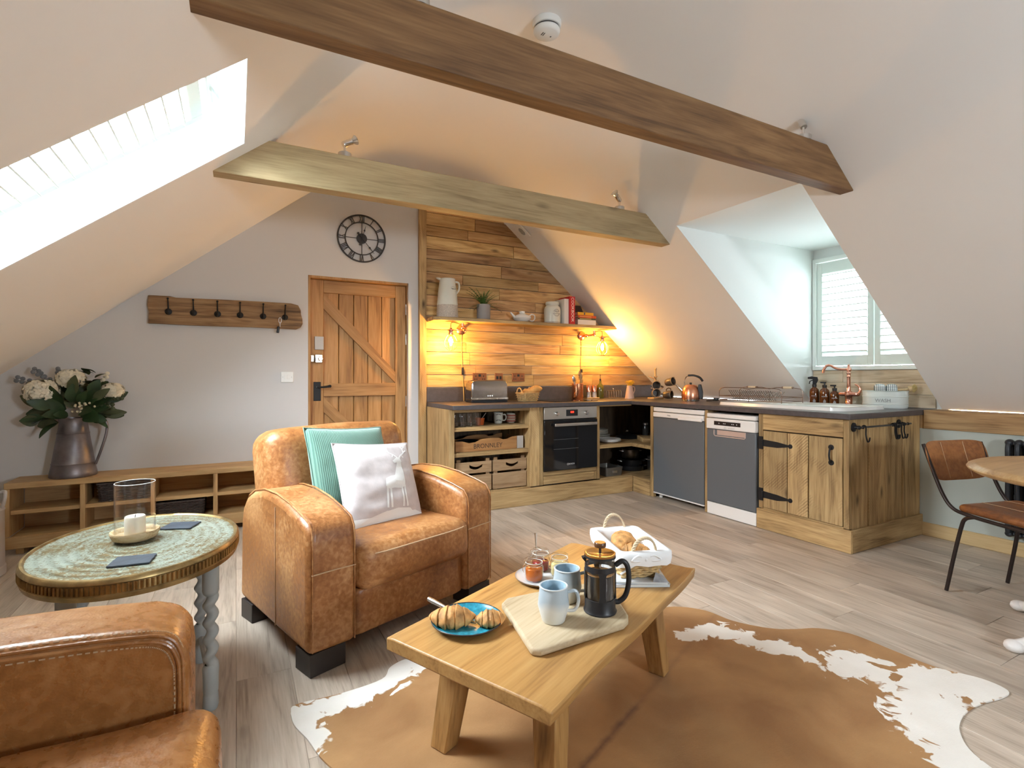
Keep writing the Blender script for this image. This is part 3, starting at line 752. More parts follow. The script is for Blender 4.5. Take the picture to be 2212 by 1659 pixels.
# wall lamps
def wall_lamp(x, zb, flip, label, dx):
    t = thing('wall_lamp', label, 'lamp', (x, YB-.024, zb), 0, 'caged wall lamps under the shelf')
    s = flip
    m = MB(); m.lathe([(0,0),(.048,0),(.048,.010),(.030,.022),(.012,.026),(.011,.075)], 24, mat=Matrix.Rotation(R(90), 4, 'X'))
    m.build('wall_rose', COPPER, t)
    m = MB(); m.ball((0,-.085,0), .020); m.cyl((0,-.085,0), (s*.05,-.16,.01), .010); m.ball((s*.05,-.16,.01), .018); m.cyl((s*.05,-.16,.01), (s*.05,-.16,.050), .014)
    m.build('joint', COPPER, t)
    bx = s*dx
    m = MB(); m.tube(spline([(s*.05,-.16,.03), (s*.05+(bx-s*.05)*.5,-.165,.050), (bx-s*.012,-.17,.050), (bx,-.17,.036), (bx,-.17,0)], 6), .004, 8); m.build('arm', BRASS, t)
    h = MB(); h.lathe([(0,.0),(.012,0),(.014,-.012),(.024,-.016),(.024,-.026),(.020,-.034),(.022,-.060),(.028,-.064),(0,-.064)], 20, c=(bx,-.17,0)); 
    for a in range(4): h.cyl((bx,-.17,-.02), (bx+.04*math.cos(a*1.571+.4), -.17+.04*math.sin(a*1.571+.4), -.02), .004, n=8)
    h.build('lamp_holder', COPPER, t)
    cg = MB()
    for k in range(8):
        a = 2*math.pi*k/8
        pts = [(.026,-.060),(.045,-.085),(.062,-.12),(.066,-.15),(.056,-.182),(.030,-.205),(.006,-.212)]
        cg.tube([(bx+r*math.cos(a), -.17+r*math.sin(a), z) for r, z in pts], .0022, 6)
    for r, z in ((.027,-.06),):
        cg.tube([(bx+r*math.cos(a), -.17+r*math.sin(a), z) for a in [2*math.pi*i/24 for i in range(24)]], .0025, 6, True)
    cg.build('cage', BRASS, t)
    bl = MB(); bl.lathe([(.012,-.064),(.014,-.075),(.024,-.10),(.030,-.125),(.027,-.150),(.014,-.170),(0,-.176)], 20, c=(bx,-.17,0)); bl.build('bulb', BULBG, t)
    fi = MB()
    for k in range(6):
        a = k*math.pi/3; fi.tube([(bx+.006*math.cos(a), -.17+.006*math.sin(a), -.085), (bx+.012*math.cos(a+.5), -.17+.012*math.sin(a+.5), -.15)], .0018, 6)
    fi.build('filament', FILA, t)
    cb = MB(); cb.tube(spline([(-.0,-.012,-.045), (-.004*s,-.006,-.15), (-.012*s,-.006,-.36), (-.016*s,-.006,-.45), (-.016*s,-.03,-.60), (-.02*s, -.03, zb and (.915-zb))], 6), .0035, 8)
    cb.build('flex', plain('gold flex', (.55,.38,.14), .6), t)
    sw = MB().cbox((-.013*s,-.014,-.40), (.022,.018,.075)).build('inline_switch', BLACKP, t, .006)
    l = bpy.data.lights.new('bulb_light', 'POINT'); l.energy = LAMP_W; l.color = (1.0, .58, .205); l.shadow_soft_size = .03
    lo = bpy.data.objects.new('bulb_light', l); col.objects.link(lo); lo.parent = t; lo.location = (bx, -.17, -.118)
BULBG = thin_glass('bulb glass', (1, .86, .55))
FILA = emitter('filament glow', (1.0, .62, .20), 160)
wall_lamp(1.935, 1.605, -1, 'glowing caged copper wall lamp between post and white jug above', .17)
wall_lamp(3.375, 1.597, 1, 'glowing caged copper wall lamp beside sloping ceiling below cookbooks', .15)

# sockets
SOCK = plain('copper socket plate', (.35,.14,.065), .35, .8)
def socket(x0, x1, label, kind):
    t = thing('wall_socket', label, 'socket', ((x0+x1)/2, YB-.025, 1.143), 0, 'copper sockets on plank wall')
    w_ = x1-x0
    box('plate', SOCK, t, -w_/2, w_/2, -.008, 0, -.043, .043, .003)
    m = MB()
    if kind == 2:
        for s in (-1, 1):
            m.box(s*.042-.004, s*.042+.004, -.0088, -.006, .006, .020)
            for q in (-.011, .011): m.box(s*.042+q-.005, s*.042+q+.005, -.0088, -.006, -.022, -.012)
        m.build('pin_holes', BLACKP, t)['kind'] = 'stuff'
        MB().box(-.013, .013, -.011, -.006, .008, .032).build('switch', BLACKP, t, .002)
    else:
        m.box(-.03, -.004, -.0095, -.006, -.02, .012); m.box(.004, .03, -.0095, -.006, -.02, .012); m.build('switch', BLACKP, t, .002)
    return t
socket(2.057, 2.208, 'double copper socket above the toaster', 2)
socket(2.301, 2.390, 'small square copper switch plate between two double sockets', 1)
socket(2.497, 2.644, 'double copper socket above the bread basket', 2)
# ================================================================== FURNITURE
# ---- cowhide rug
RUG = [(.164,1.912),(.186,1.956),(.341,1.948),(.488,1.967),(.535,2.03),(.60,2.06),(.70,2.06),(.95,2.10),(1.30,2.10),(1.60,2.00),(1.80,1.93),(1.93,1.90),(2.03,1.80),(2.06,1.66),
       (2.15,1.53),(2.25,1.47),(2.34,1.43),(2.42,1.33),(2.43,1.16),(2.44,1.02),(2.50,.90),(2.49,.82),(2.42,.812),(2.32,.83),(2.22,.835),(2.13,.822),(2.05,.79),(1.98,.73),(1.92,.60),(1.80,.45),(1.62,.40),(1.45,.55),
       (1.20,.62),(.95,.62),(.75,.72),(.60,.85),(.46,.95),(.30,.98),(.25,1.10),(.32,1.30),(.28,1.50),(.225,1.65),(.20,1.75),(.17,1.84)]
sm = [(p.x, p.y) for p in spline([(x, y, 0) for x, y in RUG + [RUG[0]]], 5)][:-1]
def inside(x, y):
    r_ = False; j = len(sm)-1
    for i in range(len(sm)):
        (xi, yi), (xj, yj) = sm[i], sm[j]
        if (yi > y) != (yj > y) and x < (xj-xi)*(y-yi)/(yj-yi)+xi: r_ = not r_
        j = i
    return r_
bm = bmesh.new()
lower = [bm.verts.new((x, y, .0008)) for x, y in sm]; upper = [bm.verts.new((x, y, .006)) for x, y in sm]
n = len(sm)
for i in range(n): bm.faces.new((lower[i], lower[(i+1) % n], upper[(i+1) % n], upper[i]))
bm.faces.new(lower[::-1])
top = bm.faces.new(upper)
bmesh.ops.triangulate(bm, faces=[top])
for it in range(8):
    es = [e for e in bm.edges if e.calc_length() > .026 and e.verts[0].co.z > .004 and e.verts[1].co.z > .004]
    if not es: break
    bmesh.ops.subdivide_edges(bm, edges=es, cuts=1); bmesh.ops.triangulate(bm, faces=[f for f in bm.faces if len(f.verts) > 3 and f.calc_center_median().z > .004])
bmesh.ops.recalc_face_normals(bm, faces=bm.faces)
me = bpy.data.meshes.new('cowhide_rug'); bm.to_mesh(me); bm.free()
def segd(p, a, b):
    ax, ay = a; bx, by = b; dx, dy = bx-ax, by-ay; l = dx*dx+dy*dy
    t = 0 if l == 0 else max(0, min(1, ((p[0]-ax)*dx+(p[1]-ay)*dy)/l))
    return math.hypot(p[0]-ax-t*dx, p[1]-ay-t*dy)
WHITEB = [((.17,1.90),(.36,1.90),.055),((.36,1.90),(.50,1.95),.06),((.50,1.97),(.62,2.03),.075),((.18,1.87),(.22,1.72),.045),((.62,2.03),(.68,2.05),.05),
          ((1.76,1.66),(1.93,1.62),.05),((1.93,1.62),(2.03,1.42),.07),((2.03,1.42),(2.14,1.20),.055),((2.14,1.20),(2.26,1.02),.10),((2.26,1.02),(2.45,.86),.11),
          ((2.18,.95),(1.98,.82),.12),((1.98,.82),(1.80,.52),.10),((.25,1.10),(.40,.98),.06),((1.62,.42),(1.80,.50),.08),((2.22,1.24),(2.30,1.12),.03)]
BROWNB = [((2.18,1.44),(2.30,1.38),.045),((2.34,1.24),(2.36,1.10),.028),((2.12,1.33),(2.10,1.28),.03),((2.02,1.50),(2.08,1.46),.022),((2.20,1.06),(2.24,1.06),.02),((2.25,1.14),(2.27,1.09),.018)]
aw = me.attributes.new('white', 'FLOAT', 'POINT')
for v in me.vertices:
    p = (v.co.x, v.co.y)
    wv = max(max(-1, 1 - segd(p, a, b)/r_) for a, b, r_ in WHITEB)
    bv = max(max(-1, 1 - segd(p, a, b)/r_) for a, b, r_ in BROWNB)
    if bv > 0: wv = min(wv, -bv)
    aw.data[v.index].value = wv
for p in me.polygons: p.use_smooth = True
me.set_sharp_from_angle(angle=R(40))
m, nt, N, L, b = newmat('cowhide')
tc = N.new('ShaderNodeTexCoord'); at = N.new('ShaderNodeAttribute'); at.attribute_name = 'white'
def nz(s, d, dist=0):
    q = N.new('ShaderNodeTexNoise'); q.inputs['Scale'].default_value = s; q.inputs['Detail'].default_value = d; q.inputs['Distortion'].default_value = dist; L.new(tc.outputs['Object'], q.inputs['Vector']); return q
k = N.new('ShaderNodeMath'); k.operation = 'MULTIPLY_ADD'; k.inputs[1].default_value = 3.0; L.new(nz(15, 9, 1.0).outputs['Fac'], k.inputs[0]); L.new(at.outputs['Fac'], k.inputs[2])
mr = N.new('ShaderNodeMapRange'); mr.inputs['From Min'].default_value = 1.46; mr.inputs['From Max'].default_value = 1.62; L.new(k.outputs[0], mr.inputs['Value'])
rp = N.new('ShaderNodeValToRGB'); rp.color_ramp.elements[0].position = .35; rp.color_ramp.elements[1].position = .7
rp.color_ramp.elements[0].color = (.25,.118,.036,1); rp.color_ramp.elements[1].color = (.39,.213,.080,1); L.new(nz(3.5, 6, .4).outputs['Fac'], rp.inputs[0])
wr = N.new('ShaderNodeValToRGB'); wr.color_ramp.elements[0].color = (.66,.62,.55,1); wr.color_ramp.elements[1].color = (.80,.78,.73,1); L.new(nz(9, 4).outputs['Fac'], wr.inputs[0])
# the dark spine stripe: a soft line from (1.46,1.49) towards (.90,1.245)
def dotn(vx, vy, off):
    d_ = N.new('ShaderNodeVectorMath'); d_.operation = 'DOT_PRODUCT'; d_.inputs[1].default_value = (vx, vy, 0); L.new(tc.outputs['Object'], d_.inputs[0])
    k_ = N.new('ShaderNodeMath'); k_.operation = 'SUBTRACT'; k_.inputs[1].default_value = off; L.new(d_.outputs['Value'], k_.inputs[0]); return k_
sx_, sy_ = .9162, .4007
dn = dotn(-sy_, sx_, -sy_*1.18 + sx_*1.368); dt = dotn(sx_, sy_, sx_*1.18 + sy_*1.368)
ab = N.new('ShaderNodeMath'); ab.operation = 'ABSOLUTE'; L.new(dn.outputs[0], ab.inputs[0])
nw = N.new('ShaderNodeMath'); nw.operation = 'MULTIPLY_ADD'; nw.inputs[1].default_value = .03; L.new(nz(22, 4).outputs['Fac'], nw.inputs[0]); L.new(ab.outputs[0], nw.inputs[2])
m1_ = N.new('ShaderNodeMapRange'); m1_.inputs['From Min'].default_value = .012; m1_.inputs['From Max'].default_value = .034; m1_.inputs['To Min'].default_value = .85; m1_.inputs['To Max'].default_value = 0; L.new(nw.outputs[0], m1_.inputs['Value'])
m2_ = N.new('ShaderNodeMapRange'); m2_.inputs['From Min'].default_value = .04; m2_.inputs['From Max'].default_value = .12; m2_.inputs['To Min'].default_value = 1; m2_.inputs['To Max'].default_value = .35; L.new(dt.outputs[0], m2_.inputs['Value'])
m3_ = N.new('ShaderNodeMath'); m3_.operation = 'MULTIPLY'; L.new(m1_.outputs[0], m3_.inputs[0]); L.new(m2_.outputs[0], m3_.inputs[1])
mx1 = N.new('ShaderNodeMixRGB'); L.new(m3_.outputs[0], mx1.inputs[0]); L.new(rp.outputs[0], mx1.inputs[1]); mx1.inputs[2].default_value = (.12,.05,.025,1)
mx = N.new('ShaderNodeMixRGB'); L.new(mr.outputs[0], mx.inputs[0]); L.new(mx1.outputs[0], mx.inputs[1]); L.new(wr.outputs[0], mx.inputs[2])
L.new(mx.outputs[0], b.inputs['Base Color']); b.inputs['Roughness'].default_value = .75; b.inputs['Sheen Weight'].default_value = .06
hm = N.new('ShaderNodeMapping'); hm.inputs['Scale'].default_value = (60, 260, 60); hm.inputs['Rotation'].default_value = (0, 0, R(-30)); L.new(tc.outputs['Object'], hm.inputs['Vector'])
hn = N.new('ShaderNodeTexNoise'); hn.inputs['Scale'].default_value = 1.5; L.new(hm.outputs[0], hn.inputs['Vector'])
bp = N.new('ShaderNodeBump'); bp.inputs['Strength'].default_value = .35; bp.inputs['Distance'].default_value = .003; L.new(hn.outputs['Fac'], bp.inputs['Height']); L.new(bp.outputs[0], b.inputs['Normal'])
me.materials.append(m)
rug = bpy.data.objects.new('cowhide_rug', me); col.objects.link(rug)
tag(rug, 'brown and white cowhide rug lying on the floor under the coffee table', 'rug')

# ---- coffee table
CT = thing('coffee_table', 'chunky oak coffee table with live edge and four splayed legs', 'table', (1.012, 1.516, 0), R(25.5))
TZ = .38; TH = .042
nu, nv = 40, 18; vs = []; fs = []
def top_pt(i, j, up):
    s = i/nu; t_ = j/nv                       # s along length, t 0 = straight edge, 1 = live edge
    u = -.547 + 1.094*s; half0, half1 = .287, -.292 + .004*math.sin(s*7) - .0025*math.sin(s*15+1)
    v = half0 + (half1-half0)*t_
    e = max(0, (t_-.93)/.07)
    lift = .012*e*e*max(0, s-.35)/.65
    z = TZ + lift
    if up:
        ed = max(0, (t_-.95)/.05); z -= .007*ed*ed
        ed2 = max(0, (.03-t_)/.03); z -= .004*ed2
    else:
        z = TZ - TH + lift*.6
        v += .006*max(0, (t_-.95)/.05)
    return (u, v, z)
for up in (True, False):
    for i in range(nu+1):
        for j in range(nv+1): vs.append(top_pt(i, j, up))
o_ = (nu+1)*(nv+1); ix = lambda i, j, l=0: l*o_ + i*(nv+1)+j
for i in range(nu):
    for j in range(nv):
        fs.append((ix(i,j), ix(i+1,j), ix(i+1,j+1), ix(i,j+1))); fs.append((ix(i,j,1), ix(i,j+1,1), ix(i+1,j+1,1), ix(i+1,j,1)))
    fs.append((ix(i,0), ix(i,0,1), ix(i+1,0,1), ix(i+1,0))); fs.append((ix(i,nv), ix(i+1,nv), ix(i+1,nv,1), ix(i,nv,1)))
for j in range(nv):
    fs.append((ix(0,j), ix(0,j+1), ix(0,j+1,1), ix(0,j,1))); fs.append((ix(nu,j), ix(nu,j,1), ix(nu,j+1,1), ix(nu,j+1)))
MB().add(vs, fs).build('tabletop', TABLE_OAK, CT, .005, 2, 30)
for su, sv in ((-1,1),(-1,-1),(1,-1),(1,1)):
    m = MB(); bu, bv, tu, tv = .395*su, .195*sv, .345*su, .165*sv; h = .036
    q = lambda u, v, z, hh: [(u-hh, v-hh, z), (u+hh, v-hh, z), (u+hh, v+hh, z), (u-hh, v+hh, z)]
    m.add(q(bu, bv, .0064, h*.86) + q(tu, tv, TZ-TH+.0, h*1.12), [(3,2,1,0),(4,5,6,7),(0,1,5,4),(1,2,6,5),(2,3,7,6),(3,0,4,7)])
    m.build('leg', TABLE_OAK_Z, CT, .004)
def ct(u, v, z=0):
    a = R(25.5); return (1.012 + u*math.cos(a) - v*math.sin(a), 1.516 + u*math.sin(a) + v*math.cos(a), z)

# ---- armchair
def pillow_pt(u, v, S, T, side):
    """u, v in -1..1"""
    e = ((max(0, 1-u**2))*(max(0, 1-v**2)))**.42
    k = 1 - .045*(1-abs(u)**2)*(abs(v)**3) ; k2 = 1 - .045*(1-abs(v)**2)*(abs(u)**3)
    return Vector((u*S/2*k2, side*T/2*e, v*S/2*k))
def pillow(name, S, T, mat, label, loc, rot, parent=None, wr=.004, seed=0):
    n = 26; vs = []; fs = []
    for side in (-1, 1):
        for i in range(n+1):
            for j in range(n+1):
                u, v = -1+2*i/n, -1+2*j/n; p = pillow_pt(u, v, S, T, side)
                if abs(u) < 1 and abs(v) < 1:
                    p.y += wr*noise.noise(Vector((u*1.6+seed, v*4.5, seed*2.)))*min(1, 4*(1-abs(u)))*min(1, 4*(1-abs(v)))
                vs.append(p)
    f0 = lambda i, j: i*(n+1)+j
    for i in range(n):
        for j in range(n):
            fs.append((f0(i,j), f0(i+1,j), f0(i+1,j+1), f0(i,j+1)))
            q = (n+1)**2; fs.append((q+f0(i,j+1), q+f0(i+1,j+1), q+f0(i+1,j), q+f0(i,j)))
    t = thing(name, label, 'cushion', loc, rot=rot)
    mb = MB().add(vs, fs)
    cov = mb.build('cover', mat, t)
    bmm = bmesh.new(); bmm.from_mesh(cov.data); bmesh.ops.remove_doubles(bmm, verts=bmm.verts, dist=1e-5); bmm.to_mesh(cov.data); bmm.free()
    pts = []
    for k in range(n): pts.append(pillow_pt(-1+2*k/n, -1, S, T, 1))
    for k in range(n): pts.append(pillow_pt(1, -1+2*k/n, S, T, 1))
    for k in range(n): pts.append(pillow_pt(1-2*k/n, 1, S, T, 1))
    for k in range(n): pts.append(pillow_pt(-1, 1-2*k/n, S, T, 1))
    MB().tube(pts, .0035, 6, True).build('piping', mat, t)
    return t

def make_armchair(label):
    t = thing('armchair', label, 'armchair')
    for s in (-1, 1):
        prof = [(.0,.085),(.0,.50),(.006,.55),(.03,.583),(.10,.605),(.22,.632),(.36,.648),(.50,.645),(.62,.622),(.70,.585),(.755,.53),(.775,.46),(.79,.085)]
        m = MB(); m.prism(prof, -.1025, .1025, 'x')
        a = m.build('arm', LEATHER, t, .032, 5, 60); a.location = (s*.405, 0, 0); a.rotation_euler = (0, 0, R(4.5)*s)
        # raised seam along the outer and inner front edges and over the top
        for sx in (-1, 1):
            st = MB(); st.tube([(sx*.086, y-.003 if i < 3 else y, z+.003) for i, (y, z) in enumerate(prof[1:11])], .004, 6)
            st.tube([(sx*.086, -.002, .10), (sx*.086, -.002, .30), (sx*.086, -.002, .52)], .003, 6)
            st.build('seam', STITCH if False else LEATHER, a)
        st = MB(); st.tube([(-.09, -.0025, .395), (0, -.0035, .397), (.09, -.0025, .395)], .0025, 6); st.build('stitch_line', STITCH, a)
        st = MB(); st.tube([(-s*-.1035, .33, .10), (-s*-.1035, .33, .60)], .0022, 6); st.build('stitch_line', STITCH, a)
    m = MB(); m.rbox((0,0,0), (.80,.25,.60), .085, 14, (0,.02,.012), .006, 2); bk = m.build('back_cushion', LEATHER, t, angle=180); bk.location = (0, .665, .59); bk.rotation_euler = (R(-11), 0, 0)
    m = MB()
    for x in (-.27, .29): m.tube([(x, -.128 + .012*abs(z/.3)**3 + (.03 if abs(z) > .27 else 0), z) for z in [-.24+.04*i for i in range(13)]], .003, 6)
    m.build('stitch_line', STITCH, bk)['kind'] = 'stuff'
    m = MB(); m.rbox((0,0,0), (.74,.14,.66), .05, 10, (0,.01,0), .003, 5); sh = m.build('back_shell', LEATHER, t, angle=180); sh.location = (0, .77, .42)
    m = MB(); m.rbox((0,0,0), (.615,.66,.185), .055, 16, (.0,.012,.018), .006, 3, freq=7); seat = m.build('seat_cushion', LEATHER, t, angle=180); seat.location = (0, .285, .365)
    m = MB(); m.tube([(x, -.334+.10*(abs(x)/.3)**6*.3, .062) for x in [-.28+.04*i for i in range(15)]], .003, 6); m.build('stitch_line', STITCH, seat)
    m = MB(); m.rbox((0,0,0), (.61,.6,.20), .022, 8, (0,.004,0), .002, 6); bs = m.build('front_panel', LEATHER, t, angle=180); bs.location = (0, .315, .182)
    for x in (-.42, .42):
        for y in (.075, .70):
            box('foot', DARKFOOT, t, x*(1 if y < .4 else .9)-.075, x*(1 if y < .4 else .9)+.075, y-.06, y+.06, .0005, .088, .003)
    return t
ac = make_armchair('worn tan leather club armchair with green and deer cushions')
ac.location = (.717, 2.265, 0); ac.rotation_euler = (0, 0, R(21))
def acl(x, y, z):
    a = R(21); return (.717 + x*math.cos(a) - y*math.sin(a), 2.265 + x*math.sin(a) + y*math.cos(a), z)
m, nt, N, L, b = newmat('sea green corduroy')
tc = N.new('ShaderNodeTexCoord'); wv = N.new('ShaderNodeTexWave'); wv.bands_direction = 'X'; wv.inputs['Scale'].default_value = 38; wv.inputs['Distortion'].default_value = .4
L.new(tc.outputs['Object'], wv.inputs['Vector']); rp = N.new('ShaderNodeValToRGB'); rp.color_ramp.elements[0].color = (.075,.175,.135,1); rp.color_ramp.elements[1].color = (.145,.275,.215,1)
L.new(wv.outputs['Fac'], rp.inputs[0]); L.new(rp.outputs[0], b.inputs['Base Color']); b.inputs['Roughness'].default_value = .9; b.inputs['Sheen Weight'].default_value = .3
bp = N.new('ShaderNodeBump'); bp.inputs['Strength'].default_value = .5; bp.inputs['Distance'].default_value = .003; L.new(wv.outputs['Fac'], bp.inputs['Height']); L.new(bp.outputs[0], b.inputs['Normal'])
pillow('scatter_cushion', .47, .15, m, 'sea green corduroy cushion leaning in the leather armchair', acl(-.045, .450, .672), (R(-20), R(4), R(21+6)))
LIN = plain('pale lilac linen', (.53,.48,.47), .95, bump=.35, bscale=240, var=.08, vscale=30, sheen=.2)
S2, T2 = .43, .15
dp = pillow('scatter_cushion', S2, T2, LIN, 'pale lilac cushion printed with a white deer in front of green cushion', acl(.01, .300, .625), (R(-27), R(5), R(21-2)), wr=.009, seed=3)
DEER = plain('white print', (.74,.74,.72), .9)
def printed(polys):
    bmm = bmesh.new()
    for poly in polys:
        f = bmm.faces.new([bmm.verts.new((x, 0, z)) for x, z in poly])
    bmesh.ops.triangulate(bmm, faces=bmm.faces[:])
    for it in range(3): 
        es = [e for e in bmm.edges if e.calc_length() > .06]
        if es: bmesh.ops.subdivide_edges(bmm, edges=es, cuts=1); bmesh.ops.triangulate(bmm, faces=[f for f in bmm.faces if len(f.verts) > 3])
    for v in bmm.verts:
        u, w_ = v.co.x, v.co.z
        p = pillow_pt(u, w_, S2, T2, -1)
        p.y += .009*noise.noise(Vector((u*1.6+3, w_*4.5, 6.)))*min(1, 4*(1-abs(u)))*min(1, 4*(1-abs(w_))) - .0018
        v.co = p
    mm = bpy.data.meshes.new('deer_print'); bmm.to_mesh(mm); bmm.free(); mm.materials.append(DEER)
    oo = bpy.data.objects.new('deer_print', mm); col.objects.link(oo); oo.parent = dp; oo['kind'] = 'stuff'
def strip(pts, w_):
    out = []
    for (x0, y0), (x1, y1) in zip(pts, pts[1:]):
        l = math.hypot(x1-x0, y1-y0); nx, ny = -(y1-y0)/l*w_, (x1-x0)/l*w_
        out.append([(x0+nx, y0+ny), (x1+nx, y1+ny), (x1-nx, y1-ny), (x0-nx, y0-ny)])
    return out
D = [[(.20,-.15),(.24,.02),(.34,.06),(.46,.08),(.52,.14),(.56,.32),(.60,.42),(.70,.42),(.70,.22),(.70,.05),(.68,-.15),(.60,-.22),(.40,-.20),(.28,-.22)],
     [(.48,.42),(.62,.52),(.70,.50),(.72,.40),(.60,.38),(.52,.37)]]
for x0, x1 in ((.22,.20),(.30,.30),(.58,.58),(.65,.68)): D += strip([(x0+.02,-.15),(x0,-.40),(x1,-.62)], .022)
for s in (-1, 1):
    cx = .66
    D += strip([(cx+.02*s,.50),(cx+.10*s,.58),(cx+.20*s,.64),(cx+.22*s,.76),(cx+.16*s,.86)], .016)
    D += strip([(cx+.12*s,.59),(cx+.16*s,.52)], .013); D += strip([(cx+.205*s,.66),(cx+.30*s,.72)], .013); D += strip([(cx+.22*s,.76),(cx+.31*s,.84)], .013)
D += [[(-.10,-.86),(.15,-.70),(.45,-.64),(.75,-.66),(.90,-.80),(.90,-.90),(.3,-.92)]]
printed([[(max(-.97, min(.97, x*1.12-.30)), max(-.97, z*1.02)) for x, z in p] for p in D] + [[(-.9,-.97),(.9,-.97),(.97,-.80),(.7,-.72),(.3,-.76),(-.1,-.70),(-.5,-.80),(-.95,-.78)]])

# ---- sofa at the left edge
SF = thing('sofa', 'tan leather sofa with stitched broad arm and glossy seat cushion', 'sofa', (-.09, 1.545, 0), 0)
# local: x back from the front (negative), y towards camera (negative)
AWD = .20
prof = [(0,.10),(0,.50),(-.006,.55),(-.028,.588),(-.08,.606),(-.22,.620),(-.45,.630),(-.70,.635),(-.92,.63),(-.92,.10)]
inset = [(-.020,.30),(-.020,.49),(-.025,.540),(-.046,.574),(-.10,.589),(-.25,.602),(-.48,.612),(-.8,.616)]
def sofa_arm(y):
    m = MB(); m.prism(prof, -AWD, 0, 'y'); arm = m.build('arm', LEATHER_ORANGE, SF, .026, 6, 60); arm.location = (0, y, 0)
    for k, of in enumerate((0, .009)):
        MB().tube(spline([(x+of*.7, -AWD-.0015+k*.006, z+of) for x, z in inset], 4), .0042, 8).build('seam', LEATHER_ORANGE, arm)
    dash = MB()
    for dx, dyy, dz in ((-.009, -.0012, -.009), (.010, .012, .016)):
        pth = spline([(x+dx, -AWD+dyy, z+dz) for x, z in inset], 12)
        for a, b in zip(pth, pth[1:]): dash.tube([a+(b-a)*.1, a+(b-a)*.7], .0016, 5)
    dash.build('stitching', STITCH, arm)['kind'] = 'stuff'
sofa_arm(0); sofa_arm(-1.50)
for i, y in enumerate((-.527, -1.177)):
    m = MB(); m.rbox((0,0,0), (.84,.645,.19), .06, 18, (.01,.005,.018), .008, 8+i, freq=6); sc1 = m.build('seat_cushion', LEATHER_ORANGE, SF, angle=180); sc1.location = (-.362, y, .345)
    MB().tube([(-.25+.01*math.sin(i_*1.3), .29-.05*i_, .1065+.010*math.sin(math.pi*i_/12)) for i_ in range(12)], .003, 6).build('stitch_line', STITCH, sc1)
box('base', LEATHER_ORANGE, SF, -.90, -.02, -1.50, -.201, .09, .255, .02, 3)
m = MB(); m.rbox((0,0,0), (.22,1.30,.55), .08, 12, (.02,0,0), .004, 4); bb = m.build('back_cushion', LEATHER_ORANGE, SF, angle=180); bb.location = (-.80, -.853, .58)
for x in (-.10, -.83):
    for y in (-.10, -1.60): box('foot', DARKFOOT, SF, x-.05, x+.05, y-.05, y+.05, .0005, .10, .003)

# ---- low bench with pigeonholes along the back wall
BN = thing('storage_bench', 'long low pine bench with open pigeonholes along grey wall', 'bench', (-1.31, 4.44, 0))
BL = 1.80; D0 = YB-4.44-.003
box('top_board', BENCH_X, BN, 0, BL, 0, D0, .429, .468, .004)
box('middle_shelf', BENCH_X, BN, .03, BL-.03, .012, D0, .262, .288, .002)
box('base_board', BENCH_X, BN, .03, BL-.03, .006, D0, .095, .122, .002)
box('front_board', BENCH_X, BN, 0, BL, .0, .022, .042, .118, .003)
box('back_panel', BENCH_X, BN, .03, BL-.03, D0-.012, D0-.001, .122, .428)
for x in (.0, .382, .776, 1.160, 1.475, BL-.03): box('divider', BENCH_Z, BN, x, x+.028, .002, D0-.013, .1225, .4285, .002)
for x in (.05, .9, BL-.08): box('foot', BENCH_Z, BN, x, x+.04, .03, D0-.03, .0005, .095)

# ---- brass tray table
TT = thing('tray_table', 'oval engraved brass tray table on grey barley twist legs', 'table', (-.300, 2.23, 0))
RX, RY, TTZ = .308, .388, .57
m, nt, N, L, b = newmat('engraved brass tray')
tc = N.new('ShaderNodeTexCoord'); mp = N.new('ShaderNodeMapping'); mp.inputs['Scale'].default_value = (1/RX, 1/RY, 0); L.new(tc.outputs['Object'], mp.inputs['Vector'])
ln = N.new('ShaderNodeVectorMath'); ln.operation = 'LENGTH'; L.new(mp.outputs[0], ln.inputs[0])
wv = N.new('ShaderNodeMath'); wv.operation = 'SINE'; k = N.new('ShaderNodeMath'); k.operation = 'MULTIPLY'; k.inputs[1].default_value = 58; L.new(ln.outputs['Value'], k.inputs[0]); L.new(k.outputs[0], wv.inputs[0])
vo = N.new('ShaderNodeTexVoronoi'); vo.inputs['Scale'].default_value = 70; L.new(tc.outputs['Object'], vo.inputs['Vector'])
n3 = N.new('ShaderNodeTexNoise'); n3.inputs['Scale'].default_value = 5; n3.inputs['Detail'].default_value = 5; L.new(tc.outputs['Object'], n3.inputs['Vector'])
n4 = N.new('ShaderNodeTexNoise'); n4.inputs['Scale'].default_value = 110; n4.inputs['Detail'].default_value = 3; n4.inputs['Distortion'].default_value = 2; L.new(tc.outputs['Object'], n4.inputs['Vector'])
rp = N.new('ShaderNodeValToRGB'); e = rp.color_ramp.elements; e[0].position = .44; e[0].color = (.20,.14,.055,1); e[1].position = .54; e[1].color = (.40,.46,.39,1); em = e.new(.485); em.color = (.27,.29,.215,1)
ad = N.new('ShaderNodeMath'); ad.operation = 'MULTIPLY_ADD'; ad.inputs[1].default_value = .6; L.new(n4.outputs['Fac'], ad.inputs[0])
n4.inputs['Scale'].default_value = 65
k2 = N.new('ShaderNodeMath'); k2.operation = 'MULTIPLY'; k2.inputs[1].default_value = .4; L.new(n3.outputs['Fac'], k2.inputs[0]); L.new(k2.outputs[0], ad.inputs[2])
a3 = N.new('ShaderNodeMath'); a3.operation = 'MULTIPLY_ADD'; a3.inputs[1].default_value = .022; L.new(wv.outputs[0], a3.inputs[0]); L.new(ad.outputs[0], a3.inputs[2])
L.new(a3.outputs[0], rp.inputs[0]); L.new(rp.outputs[0], b.inputs['Base Color']); b.inputs['Metallic'].default_value = .55; b.inputs['Roughness'].default_value = .36
